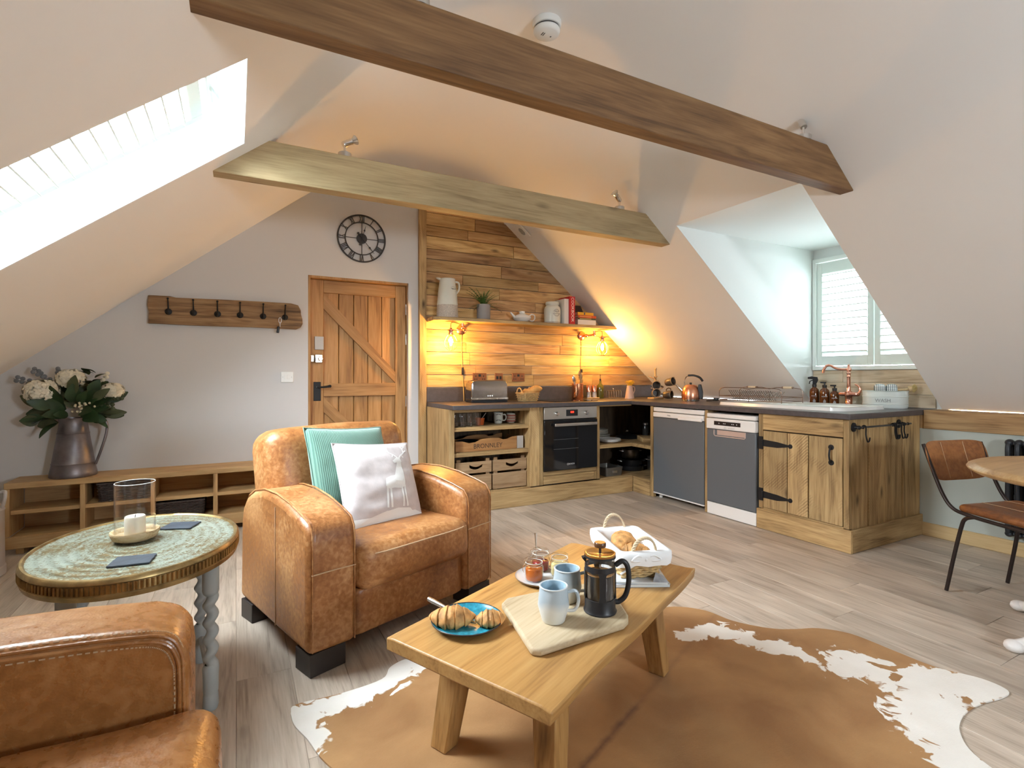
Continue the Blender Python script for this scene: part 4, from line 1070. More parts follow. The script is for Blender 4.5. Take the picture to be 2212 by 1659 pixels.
sm_ = N.new('ShaderNodeMath'); sm_.operation = 'ADD'; L.new(wv.outputs[0], sm_.inputs[0]); L.new(n4.outputs['Fac'], sm_.inputs[1])
bp = N.new('ShaderNodeBump'); bp.inputs['Strength'].default_value = .5; bp.inputs['Distance'].default_value = .002; L.new(sm_.outputs[0], bp.inputs['Height']); L.new(bp.outputs[0], b.inputs['Normal'])
ENGR = m
m = MB(); m.lathe([(0,TTZ-.012),(.955,TTZ-.012),(.955,TTZ-.0)], 72, sx=RX, sy=RY); m.lathe([(0,TTZ),(.90,TTZ),(.955,TTZ+.001)], 72, sx=RX, sy=RY)
tr = m.build('tray', ENGR, TT)
rm = MB()
prof = [(.945,TTZ),(.965,TTZ+.006),(.985,TTZ+.006),(1.0,TTZ+.001),(1.005,TTZ-.008),(.99,TTZ-.012),(.99,TTZ-.038),(1.0,TTZ-.042),(.985,TTZ-.056),(.93,TTZ-.06),(.92,TTZ-.04),(.945,TTZ-.012)]
rm.lathe(prof, 96, sx=RX, sy=RY); rim = rm.build('rim', BRASS, TT)
fl_ = MB(); nf = 150
for k in range(nf):
    a = 2*math.pi*k/nf; p = Vector((RX*.993*math.cos(a), RY*.993*math.sin(a), 0))
    fl_.cyl((p.x, p.y, TTZ-.037), (p.x, p.y, TTZ-.013), .0042, n=5)
fl_.build('fluting', BRASS, rim)['kind'] = 'stuff'
GREYP = plain('grey painted wood', (.30,.32,.31), .55, bump=.1, bscale=80, var=.08)
for (lx, ly) in ((.222,-.148), (.175,.215), (-.160,-.19), (-.20,.18)):
    lg = MB(); lg.lathe([(0,.0005),(.021,.0005),(.025,.012),(.024,.05),(.022,.056),(.024,.062),(.025,.12),(.026,.145),(.018,.155)], 20, c=(lx, ly, 0))
    N_ = 90; vs = []; fs = []; nn = 18
    for i in range(N_+1):
        z = .15 + (.40-.15)*i/N_; ph = i/N_*2*math.pi*4.2
        for q in range(nn):
            a = 2*math.pi*q/nn; rr = .019 + .0065*math.cos(a-ph)
            vs.append((lx+rr*math.cos(a), ly+rr*math.sin(a), z))
    for i in range(N_):
        for q in range(nn): fs.append((i*nn+q, i*nn+(q+1) % nn, (i+1)*nn+(q+1) % nn, (i+1)*nn+q))
    lg.add(vs, fs); lg.lathe([(.018,.395),(.024,.402),(.026,.41),(.026,.51)], 20, c=(lx, ly, 0))
    lg.build('leg', GREYP, TT, angle=60)
for a, b in (((.222,-.148),(-.20,.18)), ((.175,.215),(-.160,-.19))):
    m = MB(); m.tube([(a[0],a[1],.486), (b[0],b[1],.486)], .016, 4); m.build('top_rail', GREYP, TT)
for a, b in (((.222,-.148),(.175,.215)), ((-.160,-.19),(-.20,.18))):
    m = MB(); m.tube([(a[0],a[1],.10), (b[0],b[1],.10)], .012, 8); m.build('stretcher', GREYP, TT)

# ---- dining chair
DC = thing('dining_chair', 'tan leather dining chair on dark tubular steel frame beside radiator', 'chair', (3.57, 1.302, 0), R(-14.8))
# local: x across (width), y back; rear feet at (+-.217, 0)
DLE = leather('saddle leather', (.14,.045,.012), (.26,.095,.025), (.36,.15,.045), .8, (.3,.45))
TUBE = plain('dark bronze tube', (.035,.025,.022), .35, .6)
for s in (-1, 1):
    x = s*.205
    MB().tube(spline([(x*1.02, .13, .775), (x, .09, .66), (x, .03, .52), (x, -.02, .455), (x, -.09, .435), (x, -.22, .425), (x, -.36, .42)], 7), .0095, 10).build('side_frame', TUBE, DC)
    MB().tube(spline([(s*.217, .0, .008), (s*.213, -.035, .20), (x, -.065, .36), (x, -.085, .41), (x, -.13, .432)], 7), .0095, 10).build('rear_leg', TUBE, DC)
    MB().tube(spline([(x, -.34, .42), (x, -.385, .405), (x, -.40, .36), (x*1.02, -.41, .20), (s*.217, -.42, .008)], 7), .0095, 10).build('front_leg', TUBE, DC)
m = MB(); vs = []; fs = []; n1_, n2_ = 18, 10
for sd in (0, 1):
    for i in range(n1_+1):
        for j in range(n2_+1):
            u, v = -1+2*i/n1_, -1+2*j/n2_
            r_ = 1-.10*abs(v)**4
            xx = u*.222*r_; zz = v*.112*(1-.16*abs(u)**5); th = .016*(1-u**6)*(1-v**6)
            y0 = .035*(1-u*u)
            vs.append((xx, y0 + (th if sd else -th), zz))
q_ = (n1_+1)*(n2_+1)
for i in range(n1_):
    for j in range(n2_):
        a = i*(n2_+1)+j; fs.append((a, a+1, a+n2_+2, a+n2_+1)); fs.append((q_+a, q_+a+n2_+1, q_+a+n2_+2, q_+a+1))
bk = m.add(vs, fs).build('backrest', DLE, DC); bk.location = (0, .095, .688); bk.rotation_euler = (R(-16), 0, 0)
for x in (-.08, .08):
    MB().tube([(x, -.0165+.035*(1-(x/.222)**2)-.0005, -.10+.02*i) for i in range(11)], .0014, 5).build('stitch_line', STITCH, bk)
m = MB(); m.rbox((0,0,0), (.41,.38,.042), .02, 12, (0,0,.008), .001, 1); st = m.build('seat', DLE, DC, angle=180); st.location = (0, -.235, .455); st.rotation_euler = (R(2), 0, 0)
for x in (-.08, .08): MB().tube([(x, -.17+.03*i, .0285+.003*math.sin(math.pi*i/11)) for i in range(12)], .0014, 5).build('stitch_line', STITCH, st)

# ---- dining table
DT = thing('dining_table', 'round pine dining table with moulded edge on white pedestal', 'table', (3.24, .64, 0))
PINE = wood('waxed pine', (.33,.17,.06), (.50,.30,.12), (.60,.40,.19), 'X', .8, .35, .7, .1, .05)
m = MB(); m.lathe([(0,.71),(.50,.71),(.525,.716),(.545,.728),(.55,.736),(.545,.744),(.532,.747),(.528,.752),(.51,.755),(0,.755)], 80); m.build('tabletop', PINE, DT, angle=50)
WPED = plain('white painted pedestal', (.70,.67,.64), .5)
m = MB(); m.lathe([(0,.10),(.06,.10),(.075,.16),(.06,.22),(.05,.30),(.075,.42),(.055,.55),(.05,.62),(.16,.68),(.22,.709),(0,.709)], 32); m.build('pedestal', WPED, DT)
for a in (-110, 70, 142, -20):
    ca, sa = math.cos(R(a)), math.sin(R(a)); ft = MB()
    pts = [(0.03,.17),(.12,.20),(.22,.17),(.32,.10),(.40,.045),(.47,.026)]
    ft.tube([(r_*ca, r_*sa, z) for r_, z in [(p.x, p.y) for p in spline([(a_, b_, 0) for a_, b_ in pts], 5)]], [.045-.0009*i for i in range(26)], 12)
    ft.ball((.465*ca, .465*sa, .026), .027, sz=(1.3,1.3,.95)); ft.build('leg', WPED, DT)

# ---- column radiator on the low wall
RD = thing('column_radiator', 'anthracite column radiator on the low wall behind dining chair', 'radiator', (XK-.055, 1.455, .118))
ANTH = plain('anthracite paint', (.022,.024,.028), .38)
for i in range(14):
    y = -.023 - .046*i; c_ = MB()
    for x in (-.03, .03):
        c_.tube(spline([(x*.2, y, .018), (x, y, .06), (x, y, .16), (x, y, .48), (x, y, .58), (x*.2, y, .625)], 4), .0135, 10)
    c_.ball((0, y, .03), .022, sz=(1.6,1.05,1)); c_.ball((0, y, .612), .022, sz=(1.6,1.05,1))
    c_.build('column', ANTH, RD)
m = MB(); m.cyl((0, -.02, .03), (0, -.64, .03), .014); m.build('manifold', ANTH, RD)
m = MB(); m.cyl((0, -.02, .61), (0, -.64, .61), .014); m.build('manifold', ANTH, RD)
for y in (-.05, -.6): box('bracket', ANTH, RD, .0, .053, y-.01, y+.01, .25, .28)
# ================================================================== SMALL THINGS
def lathe_thing(name, label, cat, loc, parts, group=None, rz=0, n=32, rot=None):
    t = thing(name, label, cat, loc, rz, group, rot)
    for pn, prof, mat in parts: MB().lathe(prof, n).build(pn, mat, t, angle=50)
    return t
CREAM = plain('cream glaze', (.66,.67,.60), .3); RAWC = plain('speckled stoneware', (.50,.44,.37), .8, var=.25, vscale=120)

# ---- wall clock
CK = thing('wall_clock', 'round black skeleton wall clock with roman numerals above the door', 'clock', (.99, YB-.012, 2.382))
CKB = plain('clock iron', (.035,.033,.032), .55, .2)
def ring(r_, w_, d_):
    m = MB(); m.lathe([(r_-w_, -d_), (r_, -d_), (r_, d_), (r_-w_, d_), (r_-w_, -d_)], 72, mat=Matrix.Rotation(R(90), 4, 'X')); return m
ring(.213, .012, .005).build('outer_ring', CKB, CK); ring(.148, .008, .005).build('inner_ring', CKB, CK)
NUM = ['XII','I','II','III','IIII','V','VI','VII','VIII','IX','X','XI']
for h in range(12):
    a = R(30*h); M_ = Matrix.Rotation(a, 4, 'Y') @ Matrix.Translation((0, 0, .1745))
    s = NUM[h]; wd = {'I': .012, 'V': .026, 'X': .026}; tot = sum(wd[c] for c in s); x = -tot/2; m = MB()
    for ch in s:
        c_ = x + wd[ch]/2; x += wd[ch]
        if ch == 'I': m.box(c_-.003, c_+.003, -.003, .003, -.028, .028, M_)
        elif ch == 'V':
            for sg in (-1, 1): m.tube([M_ @ Vector((c_+sg*.009, 0, .027)), M_ @ Vector((c_, 0, -.027))], .003, 5)
        else:
            for sg in (-1, 1): m.tube([M_ @ Vector((c_+sg*.010, 0, .027)), M_ @ Vector((c_-sg*.010, 0, -.027))], .003, 5)
    m.build('numeral', CKB, CK)
m = MB(); m.lathe([(0,-.012),(.045,-.012),(.045,.006),(0,.006)], 32, mat=Matrix.Rotation(R(90), 4, 'X')); m.build('hub', CKB, CK)
for a in range(4):
    m = MB(); m.box(-.0025, .0025, -.003, .003, .044, .142, Matrix.Rotation(R(90*a), 4, 'Y')); m.build('spoke', CKB, CK)
def hand(a, ln, tail):
    m = MB(); M_ = Matrix.Rotation(R(a), 4, 'Y')
    m.prism([(-.002, 0), (.002, 0), (.0025, ln*.55), (.009, ln*.62), (.003, ln*.72), (.001, ln), (-.001, ln), (-.003, ln*.72), (-.009, ln*.62), (-.0025, ln*.55)], -.016, -.013, 'y', M_)
    m.prism([(-.002, 0), (.002, 0), (.002, -tail), (-.002, -tail)], -.016, -.013, 'y', M_)
    m.lathe([(0,-.0015),(.011,-.0015),(.011,.0015),(0,.0015)], 16, mat=M_ @ Matrix.Translation((0,-.0145,-tail-.008)) @ Matrix.Rotation(R(90), 4, 'X'))
    return m
hand(16, .115, .05).build('hour_hand', CKB, CK); hand(140, .165, .045).build('minute_hand', CKB, CK)

# ---- coat rack
CR = thing('coat_rack', 'rustic dark board coat rack with six black iron hooks', 'coat rack', (-.045, YB-.002, 1.655))
pts = [(-.535,-.105),(-.53,-.02),(-.54,.03),(-.532,.105),(-.40,.107),(-.36,.098),(-.10,.104),(.25,.108),(.45,.108),(.505,.095),(.525,.055),(.527,.02),(.538,-.02),(.54,-.06),(.525,-.09),(.49,-.107),(.2,-.104),(-.2,-.108)]
MB().prism(pts, -.036, 0, 'y').build('board', RACKW, CR, .004)
for x in (-.452,-.290,-.129,.028,.194,.358):
    h = MB(); X = x+.045
    h.lathe([(0,0),(.022,0),(.024,.004),(.014,.010),(0,.012)], 20, mat=Matrix.Translation((X,-.036,-.012)) @ Matrix.Rotation(R(90), 4, 'X'))
    h.tube(spline([(X,-.040,-.010),(X,-.050,.02),(X,-.062,.055),(X,-.082,.080)], 6), [.006-.00012*i for i in range(19)], 8); h.ball((X,-.083,.082), .008)
    h.tube(spline([(X,-.042,-.015),(X,-.060,-.030),(X,-.075,-.020),(X,-.078,-.004)], 5), .005, 8); h.ball((X,-.078,-.002), .007)
    h.build('hook', BLACK, CR)
KY = thing('key_ring', 'small key fob on metal clip hanging from the coat rack', 'keys', (.318, YB-.075, 1.635))
MB().tube([(.010*math.cos(a), 0, -.022+.022*math.sin(a)) for a in [i*math.pi/10 for i in range(20)]], .002, 6, True).build('clip', STEEL, KY)
MB().tube([(0,0,-.044),(0,0,-.075)], .0015, 6).build('chain', STEEL, KY)
MB().rbox((0,0,-.10), (.022,.010,.055), .006, 6, mat=Matrix.Rotation(R(8), 4, 'Y')).build('fob', BLACKP, KY)

# ---- light switch, smoke alarm, vent, spotlights
t = thing('light_switch', 'white double light switch on grey wall beside the door', 'switch', (.377, YB-.001, 1.148))
box('plate', WHITE, t, -.048, .048, -.009, 0, -.044, .044, .003)
for x in (-.012, .012): box('rocker', WHITE, t, x-.0105, x+.0105, -.0125, -.009, -.018, .018, .001)
m = MB()
for x in (-.034, .034): m.cyl((x,-.0095,0), (x,-.0088,0), .004, n=10)
m.build('screw', STEEL, t)['kind'] = 'stuff'
t = thing('smoke_alarm', 'round white smoke alarm on ceiling above shaded beam', 'smoke alarm', (1.43, 2.30, ZC-.0005))
MB().lathe([(0,0),(.075,0),(.076,-.012),(.072,-.030),(.066,-.032)], 40).build('base', WHITE, t)
MB().lathe([(.064,-.032),(.064,-.040),(.062,-.041)], 40).build('vent_ring', plain('vent dark', (.10,.10,.10), .6), t)
MB().lathe([(.068,-.041),(.070,-.046),(.066,-.058),(.054,-.066),(0,-.068)], 40).build('cap', WHITE, t, angle=50)
m = MB(); m.box(-.03,-.026,-.012,.012,-.0685,-.066); m.box(-.02,-.016,-.012,.012,-.0685,-.066); m.box(.02,.026,-.004,.004,-.0685,-.066); m.build('marking', plain('dark mark', (.1,.1,.1), .5), t)['kind'] = 'stuff'
a_ = math.atan(.82)
t = thing('air_vent', 'small white oval grille vent on sloping ceiling beside plank wall', 'vent', (2.533-.008, 4.521, zR(2.533)-.010), rot=(0, a_, 0))
box('plate', WHITE, t, -.085, .085, -.055, .055, -.010, .008, .006, 3)
m = MB()
for i in range(7):
    y = -.027+.009*i; wx = .045*math.sqrt(max(0, 1-(y/.034)**2)); m.box(-wx, wx, y-.002, y+.002, -.0108, -.009)
m.build('slots', plain('vent slot', (.12,.12,.12), .7), t)['kind'] = 'stuff'
def spot(loc, az, el, label):
    t = thing('spotlight', label, 'spotlight', loc, 0, 'chrome spotlights on beams')
    MB().lathe([(0,0),(.038,0),(.038,.026),(.034,.030),(0,.030)], 28).build('base', STEEL, t, angle=40)
    st = MB(); st.cyl((0,0,.03), (0,0,.075), .007); st.ball((0,0,.08), .011); st.build('stem', CHROME, t)
    d = Vector((math.cos(R(el))*math.cos(R(az)), math.cos(R(el))*math.sin(R(az)), math.sin(R(el))))
    q = d.to_track_quat('Z', 'Y').to_matrix().to_4x4(); q.translation = (0, 0, .082)
    MB().lathe([(0,-.012),(.016,-.012),(.018,-.005),(.018,.045),(0,.045)], 20, mat=q).build('head', CHROME, t, angle=40)
    MB().lathe([(.012,.045),(.016,.055),(.026,.070),(.028,.075),(.022,.074),(0,.068)], 24, mat=q).build('lamp', plain('spot glass', (.7,.7,.68), .1, .6), t, angle=60)
spot((.553,3.09,2.4105), 5, 32, 'chrome spotlight on left end of daylit beam')
spot((2.568,3.09,2.4105), 195, 35, 'chrome spotlight on daylit beam near the dormer')
spot((2.655,1.70,2.4005), 60, 62, 'steel spotlight on shaded beam above the dormer')
spot((.547,1.70,2.4005), 30, 35, 'steel spotlight on shaded beam beside the roof window')

# ---- things on the shelf
SZ = SZ1 + .0005
t = lathe_thing('pitcher', 'tall cream stoneware pitcher with stamped badge at post end of shelf', 'jug', (1.755, 4.59, SZ), [
    ('body', [(0,0),(.098,0),(.102,.01),(.098,.12)], RAWC), ('neck', [(.098,.12),(.088,.24),(.076,.33),(.072,.362),(.075,.368),(.070,.368),(.066,.355),(.07,.3)], CREAM)])
MB().tube(spline([(.07,-.02,.345),(.105,-.02,.335),(.110,-.02,.28),(.084,-.02,.235)], 6), .009, 8).build('handle', CREAM, t)
m = MB(); m.prism([(-.075,.35),(-.115,.372),(-.07,.372)], -.02, .02, 'y'); m.build('spout', CREAM, t, .006)
def badge(t, x, rr_, z, s=1.0):
    ink = plain('badge ink', (.10,.10,.10), .7)
    text('badge_text', 'MILK', .024*s, ink, t, (x, -rr_(z+.012)-.0012, z+.012*s), (R(90), 0, 0))
    m = MB()
    for i in range(22):                                    # ring of tiny worn lettering
        a = 2*math.pi*(i+.5)/22
        if abs(math.sin(a)) < .30: continue
        for q in (-.0035, .0035):
            px_, pz_ = x+(.036*math.cos(a)+q*math.sin(a))*s, z+(.036*math.sin(a)-q*math.cos(a))*s
            yy = -math.sqrt(max(1e-6, rr_(pz_)**2-px_**2))-.0008
            m.cbox((0,0,0), (.0018*s,.0006,.009*s), Matrix.Translation((px_, yy, pz_)) @ Matrix.Rotation(-a+math.pi/2, 4, 'Y'))
    for k in range(9):                                     # flourish
        px_ = x+(-.040+.010*k)*s; pz_ = z+(-.010+.003*math.sin(k*1.9))*s; m.cbox((px_, -math.sqrt(max(1e-6, rr_(pz_)**2-px_**2))-.0008, pz_), (.008*s,.0006,.004*s))
    m.build('badge_mark', ink, t)['kind'] = 'stuff'
badge(t, .028, lambda z: .098-(z-.12)*(.022/.21) if z > .12 else .098, .255, .9)
t = thing('potted_fern', 'small green fern in grey pot on the shelf', 'plant', (2.127, 4.585, SZ))
MB().lathe([(0,0),(.060,0),(.064,.005),(.068,.150),(.063,.152),(.058,.148),(.056,.13),(0,.13)], 32).build('pot', plain('grey pot', (.30,.28,.27), .85, bump=.1), t, angle=50)
FERN = plain('fern green', (.055,.115,.018), .6, var=.3, vscale=20); rnd = random.Random(3)
for i in range(34):
    a = rnd.uniform(0, 6.283); ln = rnd.uniform(.14,.26); el = rnd.uniform(.15, 1.35); dx, dy = math.cos(a), math.sin(a)
    m = MB(); prev = None; pts = []
    for k in range(9):
        s = k/8; r_ = ln*s*math.cos(el*(1-.25*s)); z = .135 + ln*s*math.sin(el) - .07*s*s*(1.2-el*.5)
        pts.append(Vector((dx*r_, min(dy*r_*.55, .10), z)))
    m.tube(pts, [.002-.0002*k for k in range(9)], 5)
    sd = Vector((-dy, dx, 0))
    for k in range(1, 9):
        w_ = .020*(1-k/9.5)+.004
        for sg in (-1, 1):
            p = pts[k]; q = p + sd*sg*w_ + (pts[k]-pts[k-1])*.7
            m.add([p - (pts[k]-pts[k-1])*.45, q, p + (pts[k]-pts[k-1])*.35], [(0,1,2)])
    m.build('frond', FERN, t, flat=True)
t = lathe_thing('teapot', 'small white teapot with round handle on the shelf', 'teapot', (2.555, 4.58, SZ), [
    ('body', [(0,0),(.045,0),(.05,.004),(.082,.024),(.094,.042),(.086,.060),(.058,.074),(.034,.080)], WHITEC), ('lid', [(.036,.080),(.034,.086),(.020,.090),(.028,.093),(.030,.108),(.026,.110),(0,.110)], WHITEC)])
MB().tube(spline([(-.07,0,.040),(-.10,0,.060),(-.125,0,.085),(-.135,0,.092)], 6), [.016-.0006*i for i in range(19)], 10).build('spout', WHITEC, t)
MB().tube(spline([(.078,0,.062),(.11,0,.085),(.142,0,.075),(.145,0,.040),(.118,0,.018),(.082,0,.026)], 6), .0065, 8).build('handle', WHITEC, t)
t = lathe_thing('storage_jar', 'white stoneware storage jar with stamped badge beside the cookbook', 'jar', (2.918, 4.585, SZ), [
    ('base', [(0,0),(.078,0),(.083,.006),(.084,.02)], RAWC), ('body', [(.084,.02),(.086,.10),(.086,.155),(.078,.178),(.064,.188)], CREAM), ('lid', [(.064,.188),(.064,.196),(.070,.20),(.071,.222),(.067,.228),(0,.228)], CREAM)])
badge(t, 0, lambda z: .086, .11, .95)
PAPER = plain('paper pages', (.72,.68,.58), .9); WBOOK = plain('white cover', (.72,.70,.68), .5); REDB = plain('red cover', (.50,.015,.020), .4); YELB = plain('yellow cover', (.65,.33,.02), .45)
DKB = plain('dark cover', (.035,.045,.025), .5); BRB = plain('dark brown cover', (.035,.016,.010), .5); ORB = plain('orange red cover', (.50,.07,.02), .45)
def book(label, loc, dims, cov, rot=(0,0,0), spine='-y', group='books on the shelf'):
    """closed book: cover of two boards and a spine round the page block; dims x, y, z with the thickness along x (standing) or z (lying)"""
    t = thing('book', label, 'book', loc, rot=rot, group=group); a, b_, c_ = dims
    MB().box(.003, a-.003, .006, b_-.003, .003, c_-.003).build('pages', PAPER, t)
    m = MB()
    if a < c_ and a < b_: m.prism([(0,0),(a,0),(a,b_),(a-.003,b_),(a-.003,.005),(.003,.005),(.003,b_),(0,b_)], 0, c_, 'z')
    else: m.prism([(0,0),(b_,0),(b_,.003),(.005,.003),(.005,c_-.003),(b_,c_-.003),(b_,c_),(0,c_)], 0, a, 'x')
    m.build('cover', cov, t, .001, 1); return t
bkw = book('white cookbook standing beside the stone jar', (3.012, 4.50, SZ), (.055,.19,.262), WBOOK)
bkr = book('thick red cookbook standing upright on the shelf', (3.069, 4.485, SZ), (.068,.21,.288), REDB)
text('spine_title', 'COOKBOOK', .046, plain('white lettering', (.8,.78,.74), .5), bkr, (.036, -.0008, .150), (R(90), R(90), 0), sx=.95)
t = MB().prism([(0,0),(.24,0),(.125,.225),(0,.225)], 0, .018, 'y').build('leaning_board', BRB, None, .003); t.location = (3.205, 4.655, SZ); tag(t, 'dark brown board leaning on planks behind the stacked books', 'board')
z = SZ
for i, (lab, cov, w_, h_, dx) in enumerate((('white paged book at bottom of the stack', WBOOK, .235, .027, 0), ('white paged book second from bottom of the stack', WBOOK, .235, .027, .0), ('dark green book below the red one in the stack', DKB, .232, .019, .002), ('orange red book lying in the stack', ORB, .235, .028, .004), ('yellow book on top of the stack', YELB, .205, .030, -.002))):
    bb = book(lab, (3.185+dx, 4.50, z), (w_, .155, h_), cov); z += h_+.0005
    if i in (2, 3):
        m = MB()
        for q in range(16): m.box(.02+.0095*q, .02+.0095*q+.0065, -.0009, -.0003, h_/2-.0035, h_/2+.0035)
        m.build('spine_lettering', plain('pale lettering', (.75,.55,.2), .6), bb)['kind'] = 'stuff'
    if i == 4: MB().box(.078, .094, -.0012, -.0003, .004, h_-.004).build('spine_emblem', plain('dark emblem', (.08,.06,.09), .5), bb)

# ---- things on the worktop
WZ = .9105
t = thing('toaster', 'long polished steel toaster on worktop below the sockets', 'toaster', (2.092, 4.44, WZ))
TM = plain('dark mirror steel', (.36,.33,.31), .12, 1)
prof = [(-.19,.022),(-.185,.17),(-.172,.198),(-.14,.206),(.14,.206),(.172,.198),(.185,.17),(.19,.022)]
MB().prism(prof, -.075, .075, 'y').build('shell', TM, t, .012, 4)
box('base', BLACKP, t, -.185, .185, -.072, .072, .0, .022, .004)
MB().box(-.15, .15, -.03, -.008, .2055, .2068).build('slot', BLACKP, t); MB().box(-.15, .15, .008, .03, .2055, .2068).build('slot', BLACKP, t)
for x in (-.022, .0, .022): MB().cyl((x,-.0755,.062), (x,-.080,.062), .007, n=12).build('button', WHITE, t)
MB().box(-.19, .19, -.078, -.0745, .026, .044).build('trim_strip', CHROME, t, .001)

WILLOW = plain('pale willow', (.50,.34,.15), .7, var=.3, vscale=60); DWILLOW = plain('dark wicker', (.045,.030,.026), .6, var=.4, vscale=60)
def weave(W0, D0_, W1, D1, H, rows, stakes, rad, mat, parent, name='weave'):
    """basket wall woven of horizontal rods round upright stakes; tapers from (W0,D0) at the floor to (W1,D1) at the rim"""
    def per(s, z):
        f = z/H; w_, d_ = W0+(W1-W0)*f, D0_+(D1-D0_)*f
        L_ = 2*(w_+d_); q = s*L_
        if q < w_: return Vector((-w_/2+q, -d_/2, z)), Vector((0,-1,0))
        q -= w_
        if q < d_: return Vector((w_/2, -d_/2+q, z)), Vector((1,0,0))
        q -= d_
        if q < w_: return Vector((w_/2-q, d_/2, z)), Vector((0,1,0))
        q -= w_; return Vector((-w_/2, d_/2-q, z)), Vector((-1,0,0))
    m = MB(); ns = stakes*2
    for r_ in range(rows):
        z = rad + (H-2*rad)*r_/(rows-1); pts = []
        for k in range(ns):
            p, nn = per((k+.25)/ns, z); pts.append(p + nn*rad*.9*(1 if (k//1 + r_) % 2 else -1))
        m.tube(pts, rad, 5, True)
    for k in range(stakes):
        p0, _ = per((2*k+.75)/ns, 0); p1, _ = per((2*k+.75)/ns, H); m.tube([p0, p1], rad*.8, 4)
    o = m.build(name, mat, parent, angle=80); o['kind'] = 'stuff'
    return o
def base_panel(W0, D0_, mat, parent): box('base', mat, parent, -W0/2, W0/2, -D0_/2, D0_/2, .001, .006, .001)
BREAD = plain('bread crust', (.50,.27,.085), .7, bump=.3, bscale=60, var=.3, vscale=14)
t = thing('bread_basket', 'small willow basket holding a loaf on worktop beside the toaster', 'basket', (2.515, 4.40, WZ), R(6))
base_panel(.15,.11,WILLOW,t); weave(.15,.11,.19,.14,.085,8,14,.005,WILLOW,t)
MB().tube([(-.098, .04*math.cos(a), .085+.045*math.sin(a)) for a in [math.pi*i/10 for i in range(11)]], .006, 6).build('handle', WILLOW, t)
t2 = thing('bread_loaf', 'crusty loaf resting in the willow basket', 'bread', (2.545, 4.40, WZ+.092), rot=(0, R(-16), R(-4)))
m = MB(); m.tube([(-.11+.022*i, 0, .006*math.sin(i)) for i in range(12)], [.012,.028,.036,.040,.042,.043,.043,.042,.040,.035,.026,.010], 14); m.build('crust', BREAD, t2)
m = MB()
for x in (-.05, .0, .05): m.tube([(x-.02,-.02,.038),(x,0,.045),(x+.02,.02,.038)], .003, 5)
m.build('score_mark', plain('floury score', (.68,.50,.28), .8), t2)['kind'] = 'stuff'

t = lathe_thing('utensil_pot', 'hammered copper pot full of wooden spoons beside the hob', 'pot', (3.232, 4.575, WZ), [('pot', [(0,0),(.060,0),(.062,.003),(.062,.165),(.058,.167),(.056,.16),(.056,.02),(0,.02)], plain('hammered copper', (.78,.34,.18), .22, 1, bump=.5, bscale=90))])
SPW = wood('spoon wood', (.30,.18,.08), (.46,.30,.14), (.56,.39,.2), 'Z', 2, .6, 0, .1, .2)
for i, (x, y, ax, ay, mt, h_, lab) in enumerate(((-.03,-.01,-10,4,STEEL,.17,'steel utensil handle leaning in the copper pot'),(-.005,.01,-3,-3,SPW,.17,'flat wooden spatula in the copper pot'),(.02,0,5,4,SPW,.20,'tall wooden spoon in the copper pot'),(.035,.015,10,0,SPW,.155,'short wooden spoon in the copper pot'))):
    u_ = thing('kitchen_utensil', lab, 'utensil', (3.232+x, 4.575+y, WZ+.022), rot=(R(ay), R(ax), 0))
    MB().cyl((0,0,0), (0,0,h_), .006, n=8).build('handle', mt, u_)
    MB().ball((0,0,h_+.028), .036, 12, 8, (.55,.2,1)).build('head', mt, u_)
t = thing('condiment_tray', 'little wooden tray under two copper grinders', 'tray', (3.42, 4.58, WZ)); box('board', SPW, t, -.075, .085, -.035, .035, 0, .012, .003)
for x, lab in ((3.385, 'copper topped pepper grinder beside the copper pot'), (3.46, 'copper topped salt grinder beside the oil bottle')):
    t = thing('grinder', lab, 'grinder', (x, 4.58, WZ+.0125))
    MB().lathe([(0,0),(.028,0),(.026,.005),(.022,.06),(.022,.065)], 24).build('glass', plain('grinder glass', (.45,.40,.36), .1, 0, .6), t); MB().lathe([(.027,.062),(.027,.13),(.024,.134),(0,.134)], 24).build('cap', COPPER, t, angle=40)
t = thing('oil_bottle', 'green glass oil bottle with cork pourer below the caged lamp', 'bottle', (3.555, 4.60, WZ))
MB().lathe([(0,0),(.038,0),(.040,.004),(.040,.115),(.034,.14),(.014,.165),(.012,.195)], 28).build('glass', plain('green oil glass', (.10,.09,.012), .08, 0, .6, alpha=1), t, angle=50)
m = MB(); m.cyl((0,0,.195),(0,0,.215), .010, n=12); m.cyl((0,0,.215),(.0,0,.265), .003, n=8); m.build('pourer', BLACK, t)
t = thing('toast_rack', 'small chrome wire toast rack on the worktop', 'rack', (3.735, 4.60, WZ))
m = MB()
for i in range(6):
    x = -.085+.034*i; m.tube([(x,-.035,.006),(x,-.035,.07),(x,-.028,.085),(x,.028,.085),(x,.035,.07),(x,.035,.006)], .0022, 6)
m.build('slice_wire', CHROME, t)['kind'] = 'stuff'
m = MB(); m.tube([(-.09,-.035,.006),(.09,-.035,.006),(.09,.035,.006),(-.09,.035,.006)], .003, 6, True); m.build('base_wire', CHROME, t)
m = MB(); m.tube([(0,0,.085),(0,0,.10)], .003, 6); m.ball((0,0,.103), .008); m.build('knob', CHROME, t)
t = thing('flower_jug', 'small pale pink jug of yellow flowers on the worktop', 'jug', (3.80, 4.40, WZ))
PJUG = plain('blush enamel', (.50,.36,.30), .4)
MB().lathe([(0,0),(.050,0),(.050,.006),(.030,.13),(.032,.142),(.026,.13),(.044,.01),(0,.01)], 28).build('body', PJUG, t, angle=50)
MB().tube(spline([(.03,0,.128),(.062,0,.128),(.072,0,.095),(.05,0,.045)], 6), .005, 8).build('handle', PJUG, t)
YEL = plain('yellow petals', (.72,.50,.035), .7); rnd = random.Random(5)
